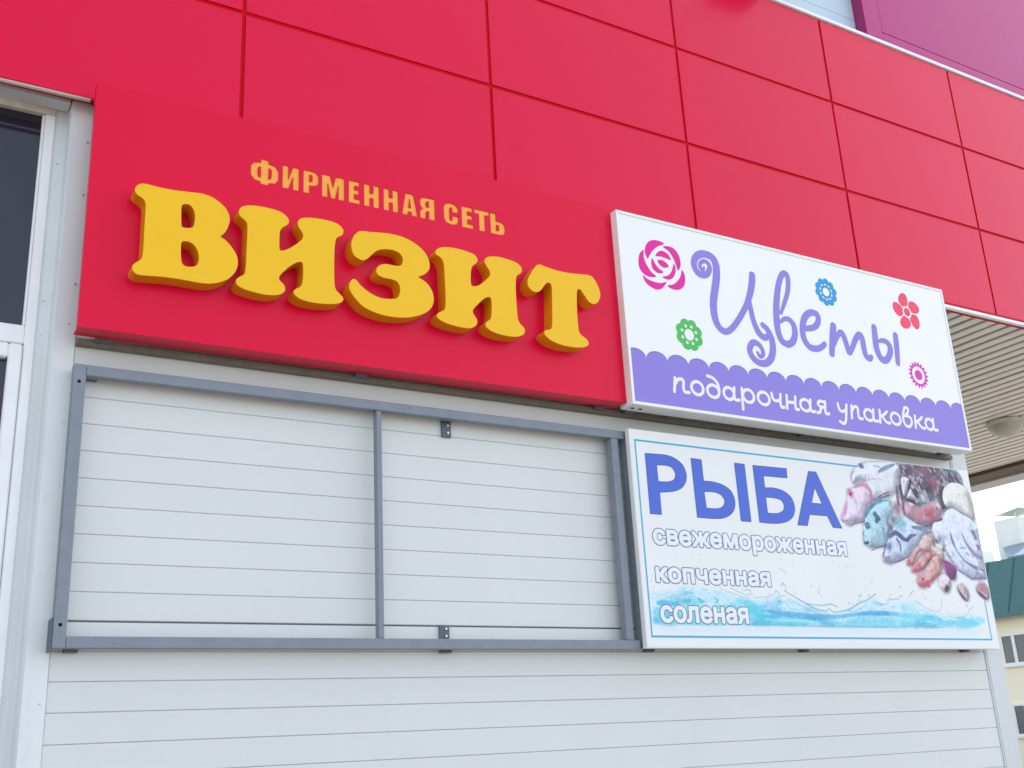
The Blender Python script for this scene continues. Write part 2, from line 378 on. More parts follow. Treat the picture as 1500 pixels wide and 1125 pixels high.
RYBA = [[[(.0834,.8853),(.1509,.8877),(.2141,.8879),(.2665,.8744),(.3073,.8444),(.3212,.7977),(.3061,.7568),(.273,.729),(.2222,.7127),(.1508,.7043),(.149,.5995),(.0828,.5991)],[(.1476,.8344),(.1982,.8365),(.2318,.8315),(.2514,.8078),(.2509,.788),(.2369,.7695),(.2035,.759),(.1482,.7562)]],[[(.3577,.8866),(.4233,.8853),(.4243,.7805),(.4804,.7809),(.5456,.769),(.5906,.7425),(.6081,.6993),(.5999,.6585),(.5737,.6288),(.5273,.6076),(.4651,.5998),(.3599,.5996)],[(.4201,.7274),(.4732,.7297),(.5181,.721),(.5402,.6961),(.535,.6741),(.514,.6568),(.4772,.6495),(.4236,.6492)],[(.6311,.8874),(.6981,.8867),(.6977,.5988),(.6315,.5988)]],[[(.7508,.8863),(.9809,.8893),(.9777,.8389),(.8167,.8367),(.8157,.7775),(.8786,.7806),(.9431,.7688),(.9881,.7385),(1.0025,.6935),(.9893,.651),(.9541,.6224),(.8979,.6042),(.8315,.5986),(.751,.5995)],[(.8141,.7286),(.8698,.7284),(.9125,.7207),(.9283,.6968),(.9206,.6715),(.8903,.6555),(.8567,.6508),(.8141,.6498)]],[[(1.1314,.8875),(1.1875,.8888),(1.3192,.6019),(1.2522,.6024),(1.2227,.6598),(1.1004,.6597),(1.0736,.6013),(1.0048,.6006)],[(1.1618,.8022),(1.1963,.7218),(1.1258,.7221)]]]
ART = [('p',(118,108,124),.02,.35,[(1.7391,.9628),(1.8815,.9905),(1.995,1.0005),(2.1476,.9981),(2.2959,.9869),(2.3424,.9191),(2.2472,.8058),(2.1263,.7397),(2.0099,.7246),(1.935,.7576),(1.8277,.7654),(1.7936,.8496),(1.7577,.9035)]),('p',(218,222,230),.004,.05,[(1.4443,.8904),(1.4664,.9179),(1.5078,.9453),(1.571,.9688),(1.6577,.9805),(1.8146,.9903),(1.8384,.9432),(1.8012,.859),(1.7624,.8158),(1.5872,.7636),(1.5369,.8624),(1.4572,.8482)]),('s',(150,165,182),.85,0,[(1.4463,.8532,.0056),(1.4429,.8785,.0075),(1.4551,.9031,.0066),(1.4728,.9173,.0066)]),('b',(112,132,172),.8,0,[(1.5309,.9501,.0182)]),('s',(122,152,188),.85,0,[(1.6635,.9305,.0165),(1.7014,.9479,.0245),(1.745,.9638,.0227),(1.8016,.9842,.008)]),('s',(150,160,185),.6,0,[(1.6306,.9599,.0107),(1.6753,.9578,.0078)]),('s',(228,165,198),.6,0,[(1.5562,.9056,.0077),(1.5536,.8756,.0105)]),('s',(228,172,202),.55,0,[(1.5808,.9116,.0077),(1.577,.8814,.0124)]),('s',(228,178,206),.5,0,[(1.6042,.9036,.0067),(1.6058,.8857,.0096)]),('s',(205,160,188),.7,0,[(1.5438,.8688,.0057),(1.6142,.8856,.0058),(1.6827,.8899,.0039)]),('b',(226,224,226),.6,0,[(1.6571,.8519,.0579),(1.7196,.8527,.0535)]),('p',(221,208,224),.003,.05,[(1.324,.6574),(1.3506,.6972),(1.3897,.7575),(1.3962,.789),(1.4222,.8103),(1.4768,.838),(1.5358,.8575),(1.5597,.8404),(1.5809,.8104),(1.5823,.779),(1.5724,.7469),(1.5345,.7248),(1.4962,.6488),(1.4345,.6386),(1.3715,.6185),(1.3384,.6374)]),('b',(226,110,164),.9,0,[(1.418,.7906,.0232)]),('b',(100,50,100),.9,0,[(1.4165,.7885,.007)]),('s',(228,132,178),.75,0,[(1.4585,.8287,.0113),(1.5115,.8466,.0236),(1.5485,.8396,.0256),(1.5705,.8136,.0171),(1.571,.7782,.0189),(1.5677,.7505,.0142)]),('s',(228,146,188),.7,0,[(1.3273,.6557,.0136),(1.3474,.6817,.0274),(1.37,.7138,.0183),(1.3845,.7456,.0083)]),('s',(214,170,200),.4,0,[(1.4405,.7689,.0047),(1.4541,.7311,.0065),(1.4513,.6922,.0046)]),('s',(222,160,196),.6,0,[(1.4902,.7218,.0056),(1.4722,.7013,.0121),(1.4551,.6848,.0056)]),('s',(120,80,110),.85,0,[(1.3238,.649,.0045),(1.3386,.6386,.0063),(1.3697,.648,.0036)]),('s',(212,150,180),.6,0,[(1.376,.653,.0037),(1.4401,.6646,.0037),(1.4792,.6709,.0028)]),('s',(120,105,125),.85,0,[(1.3823,.6191,.0027),(1.4284,.6351,.0055),(1.4848,.6462,.0046)]),('s',(92,86,104),.85,0,[(1.5881,.7676,.0047),(1.6634,.8046,.0058),(1.7241,.823,.0058)]),('s',(95,88,104),.85,0,[(1.636,.7828,.0038),(1.7204,.8068,.0053)]),('s',(130,112,134),.85,0,[(1.7848,.8577,.0167),(1.7809,.8092,.0215),(1.7781,.761,.0243)]),('s',(140,112,132),.85,0,[(1.8169,.8521,.0148),(1.817,.7797,.0215),(1.8152,.7116,.0243)]),('b',(158,118,138),.75,0,[(1.7589,.7279,.0435),(1.8083,.7431,.0292)]),('s',(176,150,168),.85,0,[(1.7329,.738,.0096),(1.8015,.7626,.0097),(1.8494,.8061,.0098),(1.8939,.858,.0099),(1.928,.9137,.011)]),('s',(120,108,126),.85,0,[(1.8137,.9861,.005),(1.8583,.9531,.01),(1.9121,.933,.013)]),('p',(214,214,222),.003,.05,[(1.8296,.9058),(1.8672,.917),(1.896,.903),(1.8761,.8566),(1.8346,.805),(1.8267,.8448)]),('p',(212,212,221),.003,.05,[(1.8929,.8538),(1.9147,.8229),(1.9256,.7953),(1.8681,.7993),(1.8494,.794)]),('b',(205,203,214),.9,0,[(1.9308,.9099,.013),(1.9146,.8677,.015),(1.9678,.8677,.01),(1.9498,.8909,.009),(2.009,.8421,.0151),(2.0169,.8263,.0121),(1.9108,.9247,.009),(1.9913,.9147,.0081)]),('b',(190,148,164),.75,0,[(2.0345,.968,.0434),(1.9713,.9544,.0304)]),('b',(186,126,138),.8,0,[(2.0975,.9066,.0512),(2.1252,.8963,.0308)]),('b',(214,212,216),.7,0,[(2.089,.9684,.0134),(2.0736,.9797,.0093)]),('b',(118,166,160),.75,0,[(2.0464,.8243,.0278),(2.1531,.957,.0207)]),('b',(218,218,226),.9,0,[(1.9795,.8195,.0291),(1.9875,.8038,.022)]),('s',(150,214,212),.85,0,[(2.195,.9879,.0073),(2.2001,.9673,.0083),(2.2032,.9486,.0052)]),('s',(88,186,180),.85,0,[(2.2102,.9892,.0073),(2.2146,.9685,.0084),(2.2171,.9497,.0052)]),('s',(150,214,212),.85,0,[(2.2254,.9905,.0073),(2.2292,.9697,.0084),(2.2311,.9509,.0052)]),('s',(88,186,180),.85,0,[(2.2407,.9918,.0074),(2.2438,.9709,.0084),(2.245,.952,.0052)]),('s',(150,214,212),.85,0,[(2.2559,.9931,.0074),(2.2585,.9721,.0084),(2.259,.9531,.0052)]),('s',(88,186,180),.85,0,[(2.2713,.9944,.0074),(2.2732,.9734,.0084),(2.2731,.9543,.0053)]),('s',(150,214,212),.85,0,[(2.2867,.9957,.0074),(2.2879,.9746,.0084),(2.2871,.9554,.0053)]),('s',(88,186,180),.85,0,[(2.3021,.997,.0074),(2.3026,.9758,.0085),(2.3012,.9566,.0053)]),('s',(150,132,150),.85,0,[(2.2196,.952,.0136),(2.2237,.9208,.0135),(2.2284,.8918,.0114)]),('s',(124,108,128),.85,0,[(2.2348,.9533,.0136),(2.2389,.922,.0136),(2.2411,.8928,.0115)]),('s',(150,132,150),.85,0,[(2.2501,.9545,.0136),(2.2542,.9232,.0136),(2.2538,.8938,.0115)]),('s',(124,108,128),.85,0,[(2.2653,.9558,.0137),(2.2694,.9244,.0136),(2.2665,.8947,.0115)]),('s',(150,132,150),.85,0,[(2.2807,.957,.0137),(2.2848,.9256,.0137),(2.2792,.8957,.0115)]),('s',(124,108,128),.85,0,[(2.296,.9583,.0137),(2.3001,.9269,.0137),(2.292,.8967,.0115)]),('s',(150,132,150),.85,0,[(2.3114,.9596,.0137),(2.3155,.9281,.0137),(2.3047,.8977,.0116)]),('p',(204,172,182),.003,.12,[(1.8337,.7768),(1.9106,.77),(1.9093,.7498),(1.9984,.776),(2.0573,.7964),(2.1082,.7836),(2.1282,.7439),(2.0917,.6967),(2.0063,.6665),(1.9234,.6644),(1.8687,.6791),(1.8374,.6931),(1.826,.6964),(1.8201,.7319)]),('b',(204,108,124),.8,0,[(2.024,.7128,.0474),(2.0001,.7356,.0349)]),('b',(216,150,164),.7,0,[(1.923,.7105,.0443)]),('b',(222,214,222),.8,0,[(2.0941,.799,.0304),(2.0999,.7748,.0203)]),('b',(150,190,196),.6,0,[(1.9582,.7814,.0299),(1.9863,.7752,.02)]),('b',(150,110,135),.6,0,[(2.1097,.7427,.0228),(2.0895,.7577,.0121)]),('s',(112,106,134),.85,0,[(1.8357,.6859,.0078),(1.9161,.6588,.0127),(2.0045,.6592,.0178),(2.1101,.6979,.0201)]),('s',(100,96,112),.85,0,[(1.8383,.7932,.0088),(1.8826,.7842,.0109),(1.9193,.7666,.0059)]),('s',(228,226,230),.85,0,[(1.8413,.7813,.0059),(1.8787,.7678,.0079),(1.9108,.7559,.0049)]),('b',(118,114,140),.8,0,[(1.717,.6699,.0287),(1.6907,.6292,.0237)]),('p',(188,220,230),.003,.05,[(1.4829,.6249),(1.4943,.6602),(1.5174,.6965),(1.5586,.7342),(1.6098,.7652),(1.6698,.7832),(1.7143,.7804),(1.7222,.7532),(1.7282,.7179),(1.695,.6843),(1.6734,.6516),(1.6766,.6137),(1.6471,.5579),(1.6287,.5262),(1.5657,.5155),(1.5098,.509),(1.4831,.5229),(1.4615,.5351),(1.4683,.5792),(1.481,.6258)]),('s',(112,176,200),.8,0,[(1.5085,.6804,.0214),(1.5504,.722,.0235),(1.6014,.7528,.0218),(1.6616,.772,.0163),(1.7072,.774,.0096)]),('b',(84,124,156),.75,0,[(1.5826,.6929,.0188),(1.595,.6742,.0207),(1.5859,.6581,.016),(1.6101,.6673,.0123)]),('b',(78,106,140),.9,0,[(1.5108,.6285,.0204)]),('b',(190,210,222),.9,0,[(1.5108,.6285,.0093)]),('b',(60,80,110),.9,0,[(1.5114,.6285,.0042)]),('s',(150,190,208),.7,0,[(1.6374,.6651,.0047),(1.6341,.6259,.0057),(1.614,.5861,.0047)]),('s',(128,168,192),.7,0,[(1.5754,.6081,.0047),(1.5824,.5776,.0056),(1.6003,.5593,.0047)]),('s',(128,168,192),.7,0,[(1.6237,.6263,.0047),(1.6298,.5918,.0066),(1.6199,.5603,.0047)]),('s',(128,150,176),.5,0,[(1.6057,.6476,.0056),(1.6228,.6253,.0066),(1.6196,.5864,.0047)]),('b',(92,92,122),.8,0,[(1.4774,.534,.011),(1.4942,.5367,.0092)]),('b',(215,222,230),.8,0,[(1.5058,.5526,.0101)]),('s',(90,110,130),.85,0,[(1.4771,.6026,.0037),(1.4685,.5678,.0046),(1.4665,.5334,.0046)]),('s',(110,104,124),.85,0,[(1.5128,.4977,.0027),(1.5602,.5152,.0074),(1.6227,.5239,.0065)]),('s',(74,104,132),.7,0,[(1.4854,.6289,.0037),(1.5004,.6683,.0046),(1.5302,.7051,.0056),(1.5837,.7477,.0066),(1.6456,.7756,.0057)]),('s',(120,160,184),.45,0,[(1.5609,.6449,.0028),(1.5707,.6146,.0037),(1.5693,.5837,.0028)]),('s',(120,160,184),.45,0,[(1.5794,.6437,.0028),(1.5867,.6124,.0037),(1.5838,.5844,.0028)]),('s',(120,160,184),.45,0,[(1.5979,.6425,.0028),(1.6028,.6102,.0037),(1.5983,.5852,.0028)]),('s',(120,160,184),.45,0,[(1.6164,.6412,.0028),(1.6189,.608,.0038),(1.6128,.586,.0028)]),('s',(120,160,184),.45,0,[(1.635,.64,.0028),(1.6351,.6058,.0038),(1.6274,.5868,.0028)]),('s',(120,160,184),.45,0,[(1.6537,.6387,.0028),(1.6513,.6036,.0038),(1.642,.5876,.0028)]),('s',(86,110,140),.6,0,[(1.6649,.6511,.0076),(1.6718,.6203,.0085),(1.6505,.588,.0075)]),('p',(204,216,231),.003,.05,[(1.5896,.4632),(1.604,.4905),(1.6305,.5339),(1.6545,.566),(1.6853,.6025),(1.7249,.6545),(1.7959,.6903),(1.8406,.6824),(1.9044,.6583),(1.9717,.6463),(2.0099,.6224),(1.9347,.5924),(1.8884,.5466),(1.8349,.5166),(1.7975,.4799),(1.7059,.4509),(1.6345,.4308),(1.5982,.4408)]),('b',(146,204,214),.7,0,[(1.7411,.6487,.0383),(1.7892,.6595,.0386),(1.7604,.6341,.0287)]),('s',(98,102,152),.85,0,[(1.6685,.5783,.0236),(1.7133,.6021,.0285),(1.7491,.5865,.0314),(1.7789,.5685,.0239),(1.804,.5659,.0211)]),('s',(98,106,158),.8,0,[(1.802,.5697,.0211),(1.8353,.5891,.0231),(1.8753,.5992,.0097)]),('s',(124,124,166),.8,0,[(1.7216,.5656,.0161),(1.738,.5392,.0161),(1.7363,.5081,.0094)]),('b',(226,222,232),.8,0,[(1.7364,.5683,.0095)]),('b',(84,84,134),.9,0,[(1.6503,.5233,.0252)]),('b',(196,200,220),.9,0,[(1.648,.5232,.0122)]),('b',(70,66,110),.9,0,[(1.649,.5225,.0056)]),('s',(84,84,120),.85,0,[(1.5913,.4633,.0046),(1.6086,.4984,.0074),(1.6342,.538,.0056)]),('b',(190,150,186),.7,0,[(1.6137,.4604,.0167),(1.6373,.4672,.0121)]),('s',(110,100,128),.85,0,[(1.5979,.4636,.0028),(1.5989,.4389,.0055)]),('s',(110,100,130),.85,0,[(1.6376,.4321,.0028),(1.7056,.4498,.0065),(1.7941,.4778,.0047)]),('s',(98,104,142),.5,0,[(1.6462,.554,.0037),(1.6778,.5944,.0047),(1.7163,.6394,.0048),(1.7833,.6828,.0039)]),('s',(150,160,196),.45,0,[(1.7742,.5488,.0024),(1.7916,.5263,.0033),(1.762,.4977,.0024)]),('s',(150,160,196),.45,0,[(1.7911,.5527,.0024),(1.8065,.5317,.0033),(1.7782,.5039,.0024)]),('s',(150,160,196),.45,0,[(1.808,.5567,.0024),(1.8216,.5371,.0034),(1.7945,.51,.0024)]),('s',(150,160,196),.45,0,[(1.825,.5607,.0024),(1.8367,.5425,.0034),(1.8108,.5163,.0024)]),('s',(150,160,196),.45,0,[(1.8421,.5647,.0024),(1.8518,.5479,.0034),(1.8272,.5225,.0024)]),('s',(150,160,196),.45,0,[(1.8592,.5687,.0024),(1.867,.5534,.0034),(1.8436,.5287,.0024)]),('s',(150,160,196),.45,0,[(1.8763,.5728,.0024),(1.8822,.5589,.0034),(1.8601,.535,.0024)]),('s',(112,112,142),.75,0,[(1.8589,.6388,.0146),(1.9401,.6375,.0294),(2.0134,.6477,.0248)]),('p',(223,222,217),.003,.03,[(2.1576,.8448),(2.1747,.8752),(2.2129,.9032),(2.2404,.9137),(2.2601,.9174),(2.2784,.9159),(2.31,.9171),(2.3497,.9011),(2.379,.8695),(2.3946,.8116),(2.3985,.7531),(2.3841,.7063),(2.304,.7346),(2.2254,.7647),(2.1771,.7676),(2.1537,.7949)]),('s',(205,199,190),.6,0,[(2.3596,.8681,.0158),(2.3792,.8021,.021),(2.3795,.7352,.0209)]),('p',(214,220,235),.003,.06,[(2.0173,.6399),(2.0378,.6732),(2.0885,.6844),(2.1224,.6986),(2.1591,.7459),(2.2134,.7659),(2.281,.7414),(2.3556,.717),(2.393,.6819),(2.4119,.6798),(2.41,.5887),(2.4043,.5023),(2.4033,.4332),(2.3987,.3845),(2.2875,.376),(2.2539,.3876),(2.199,.4096),(2.1587,.4399),(2.1168,.4859),(2.094,.5128),(2.1014,.5411),(2.0643,.5592),(2.0354,.5858),(2.0148,.6327)]),('s',(126,132,172),.85,0,[(2.1639,.6289,.006),(2.1712,.5766,.0201),(2.19,.5332,.012),(2.2221,.4944,.01),(2.2628,.464,.0131),(2.3355,.4367,.0223),(2.3975,.4241,.0102)]),('s',(152,148,184),.85,0,[(2.2592,.63,.0071),(2.278,.5861,.0183),(2.3043,.5467,.0234),(2.3443,.5119,.0286),(2.3955,.4938,.0205)]),('b',(140,136,172),.8,0,[(2.3603,.6355,.0186),(2.3724,.6115,.0176),(2.375,.5541,.0154)]),('b',(226,229,241),.9,0,[(2.3115,.6288,.0154),(2.3287,.601,.0164),(2.3471,.5773,.0144),(2.358,.5492,.0144),(2.1175,.5679,.0159),(2.1446,.5451,.015),(2.1082,.5214,.0159),(2.1358,.5075,.0139),(2.0774,.5639,.0129)]),('s',(150,190,210),.5,0,[(2.1673,.5845,.007),(2.1849,.537,.009),(2.221,.4904,.006)]),('s',(122,122,158),.8,0,[(2.1605,.424,.0049),(2.199,.4096,.0069),(2.2534,.3856,.009),(2.2875,.376,.009),(2.3984,.3837,.0112)]),('b',(160,158,190),.7,0,[(2.3332,.4064,.0121),(2.3611,.3953,.0101),(2.3899,.4084,.0091),(2.3098,.3895,.008)]),('b',(112,118,152),.7,0,[(2.0378,.5719,.0148),(2.08,.5281,.0148),(2.0646,.5833,.0089)]),('b',(170,172,202),.7,0,[(2.2356,.5652,.0069)]),('b',(228,231,242),.7,0,[(2.302,.4953,.0054)]),('b',(228,231,242),.7,0,[(2.1911,.5939,.0063)]),('b',(170,172,202),.7,0,[(2.2299,.5473,.0074)]),('b',(228,231,242),.7,0,[(2.3467,.459,.0083)]),('b',(228,231,242),.7,0,[(2.2185,.5773,.0094)]),('b',(170,172,202),.7,0,[(2.2858,.5053,.0085)]),('b',(228,231,242),.7,0,[(2.2013,.5879,.008)]),('b',(228,231,242),.7,0,[(2.253,.5748,.0095)]),('b',(170,172,202),.7,0,[(2.2768,.5154,.0095)]),('b',(228,231,242),.7,0,[(2.319,.4632,.0071)]),('b',(228,231,242),.7,0,[(2.3405,.4668,.0098)]),('b',(170,172,202),.7,0,[(2.359,.4668,.0058)]),('b',(228,231,242),.7,0,[(2.227,.5517,.0072)]),('b',(228,231,242),.7,0,[(2.31,.5045,.0076)]),('b',(170,172,202),.7,0,[(2.265,.5463,.008)]),('b',(228,231,242),.7,0,[(2.2952,.4875,.0085)]),('b',(228,231,242),.7,0,[(2.3594,.4266,.0101)]),('b',(170,172,202),.7,0,[(2.3198,.502,.0095)]),('b',(228,231,242),.7,0,[(2.3655,.4181,.008)]),('b',(228,231,242),.7,0,[(2.3271,.4923,.0093)]),('b',(170,172,202),.7,0,[(2.3003,.5148,.0054)]),('b',(228,231,242),.7,0,[(2.344,.4348,.0055)]),('b',(228,231,242),.7,0,[(2.3409,.4683,.0058)]),('b',(170,172,202),.7,0,[(2.2433,.5458,.0095)]),('b',(228,231,242),.7,0,[(2.1992,.5974,.0053)]),('b',(184,188,214),.6,0,[(2.1292,.4943,.0075)]),('b',(184,188,214),.6,0,[(2.156,.4411,.0079)]),('b',(184,188,214),.6,0,[(2.0871,.5766,.0064)]),('b',(184,188,214),.6,0,[(2.0556,.622,.0056)]),('b',(184,188,214),.6,0,[(2.1191,.52,.0041)]),('b',(184,188,214),.6,0,[(2.1456,.4682,.0078)]),('b',(184,188,214),.6,0,[(2.1481,.4607,.0058)]),('b',(184,188,214),.6,0,[(2.1046,.5184,.0063)]),('b',(184,188,214),.6,0,[(2.1091,.5122,.0077)]),('b',(184,188,214),.6,0,[(2.1052,.5284,.0068)]),('b',(184,188,214),.6,0,[(2.0771,.5813,.0079)]),('b',(184,188,214),.6,0,[(2.1056,.5216,.004)]),('b',(184,188,214),.6,0,[(2.0938,.5394,.004)]),('b',(184,188,214),.6,0,[(2.1151,.5017,.0042)]),('s',(136,140,178),.6,0,[(2.0596,.587,.0069),(2.0903,.5445,.0089),(2.109,.5015,.0099),(2.1509,.4555,.0079)]),('p',(214,192,188),.003,.15,[(1.8779,.5186),(1.9201,.5837),(1.9642,.6079),(2.0121,.6105),(2.0253,.5812),(2.024,.5413),(2.0739,.5158),(2.0712,.4602),(2.0293,.4703),(1.9493,.5023)]),('s',(164,122,122),.7,0,[(1.9814,.571,.0078),(1.9802,.5432,.0098)]),('s',(150,110,112),.7,0,[(2.0063,.5763,.0049),(2.0111,.5487,.0069)]),('p',(222,180,178),.003,.15,[(1.7652,.4399),(1.7946,.4682),(1.8176,.4924),(1.8738,.5341),(1.8932,.5193),(1.8543,.4785),(1.8206,.4344),(1.7795,.4289)]),('b',(222,120,140),.8,0,[(1.7899,.4486,.0189),(1.811,.4418,.0133)]),('p',(224,178,176),.003,.15,[(1.7949,.3988),(1.8044,.4145),(1.8341,.4427),(1.8708,.4753),(1.9363,.5056),(1.9877,.5119),(1.9954,.4846),(1.9164,.4265),(1.876,.4037),(1.8282,.3954)]),('b',(226,110,138),.8,0,[(1.8259,.4095,.0227),(1.8698,.4247,.0191)]),('b',(224,130,146),.7,0,[(1.9127,.5045,.0241),(1.9698,.4992,.0194)]),('s',(150,96,100),.6,0,[(1.8341,.4427,.0057),(1.8718,.4792,.0086),(1.9,.5,.0058)]),('s',(150,100,104),.6,0,[(1.894,.4296,.0048),(1.9499,.4669,.0106),(1.9845,.4881,.0068)]),('p',(224,184,180),.003,.15,[(1.8268,.3347),(1.8267,.3576),(1.8758,.394),(1.9245,.4268),(1.9857,.4842),(2.0345,.4903),(2.0493,.4514),(2.0356,.4036),(2.0067,.3831),(1.9378,.342),(1.8678,.316)]),('b',(220,116,138),.8,0,[(1.8613,.3357,.026),(1.9076,.3372,.0209)]),('s',(222,128,144),.8,0,[(1.9086,.341,.019),(1.9682,.3701,.0211),(2.0227,.3993,.0126)]),('s',(216,140,150),.7,0,[(2.0293,.4703,.0195),(2.035,.435,.0175)]),('b',(120,80,70),.8,0,[(1.8745,.3611,.0095)]),('b',(236,214,206),.6,0,[(1.9214,.3917,.0211),(1.9666,.4324,.0193)]),('s',(206,96,120),.5,0,[(1.8738,.34,.0028),(1.9,.3755,.0043),(1.9292,.3998,.0029)]),('s',(206,96,120),.5,0,[(1.9042,.3509,.0029),(1.9308,.3921,.0043),(1.9571,.418,.0029)]),('s',(206,96,120),.5,0,[(1.9347,.362,.0029),(1.9618,.4088,.0043),(1.9852,.4362,.0029)]),('s',(206,96,120),.5,0,[(1.9655,.3731,.0029),(1.993,.4256,.0044),(2.0135,.4546,.0029)]),('s',(206,96,120),.5,0,[(1.9965,.3843,.0029),(2.0245,.4425,.0044),(2.0419,.4732,.0029)]),('s',(206,110,124),.5,0,[(1.8197,.4074,.0038),(1.8418,.4275,.0057),(1.863,.4439,.0038)]),('s',(206,110,124),.5,0,[(1.8568,.4281,.0038),(1.8791,.4484,.0057),(1.896,.4608,.0038)]),('s',(206,110,124),.5,0,[(1.8943,.449,.0038),(1.9167,.4695,.0058),(1.9293,.4778,.0039)]),('s',(206,110,124),.5,0,[(1.932,.4701,.0039),(1.9547,.4907,.0058),(1.9628,.495,.0039)]),('s',(150,90,96),.6,0,[(1.844,.4044,.0038),(1.9079,.4301,.0048),(1.9728,.4797,.0049)]),('s',(232,214,208),.6,0,[(1.8613,.4283,.0067),(1.9256,.4777,.0087),(1.9671,.5031,.0068)]),('p',(166,98,156),.003,.08,[(2.0521,.4554),(2.0825,.4693),(2.1265,.4545),(2.1627,.4321),(2.1467,.384),(2.1143,.364),(2.082,.377),(2.0606,.4085)]),('b',(132,112,146),.8,0,[(2.1265,.3872,.0255),(2.0964,.3862,.0147)]),('s',(232,226,236),.85,0,[(2.0628,.4578,.0059),(2.066,.4244,.0068),(2.0735,.3854,.0058)]),('p',(223,207,214),.004,.05,[(1.9954,.3438),(2.0116,.3793),(2.0502,.3916),(2.0872,.3741),(2.0939,.339),(2.0754,.3072),(2.0417,.2916),(2.011,.3093)]),('b',(112,96,116),.8,0,[(2.0572,.3281,.0116),(2.0471,.3123,.0154),(2.0666,.3187,.0126)]),('p',(204,186,197),.004,.12,[(2.1376,.3168),(2.154,.333),(2.1924,.3412),(2.2217,.3153),(2.2294,.284),(2.2156,.2562),(2.187,.2555),(2.1532,.2859)]),('s',(118,102,124),.85,0,[(2.1446,.3162,.0088),(2.1648,.2843,.0186),(2.1942,.2596,.0127)]),('s',(232,224,230),.85,0,[(2.1718,.3099,.0039),(2.1976,.2832,.0059),(2.1987,.2628,.0049)]),('s',(205,160,176),.6,0,[(2.1972,.3146,.0148),(2.2129,.2835,.0128)]),('p',(206,160,170),.004,.12,[(2.2987,.3174),(2.3149,.3418),(2.3564,.357),(2.3901,.3441),(2.402,.3204),(2.4029,.2844),(2.3792,.2631),(2.3391,.2749),(2.3086,.2979)]),('s',(116,100,122),.85,0,[(2.3013,.3155,.007),(2.3256,.2924,.02),(2.3681,.2676,.013)]),('s',(236,228,232),.85,0,[(2.3081,.3177,.004),(2.3522,.299,.006),(2.3849,.272,.005)])]
WTOP = [(.0408,.2569),(.1271,.2648),(.2331,.2846),(.3297,.2875),(.4554,.2725),(.5471,.2485),(.6381,.2432),(.6995,.239),(.6566,.2407),(.7258,.2403),(.7801,.2503),(.8125,.2676),(.8326,.2465),(.8747,.2493),(.9896,.2162),(1.0726,.2004),(1.1704,.1891),(1.2873,.2003),(1.3723,.2338),(1.479,.2684),(1.5449,.2332),(1.5063,.2288),(1.5599,.2246),(1.5952,.2454),(1.6778,.255),(1.7652,.2537),(1.818,.2358),(1.863,.2112),(1.9495,.1958),(2.0929,.1898),(2.2284,.1922),(2.3613,.1747)]
WBOT = [(.0352,.1061),(.1627,.097),(.3521,.0956),(.6006,.1022),(.6175,.102),(1.03,.1056),(1.5416,.1003),(1.7471,.102),(2.0699,.1046),(2.2033,.1025),(2.2766,.1207),(2.3536,.1481)]
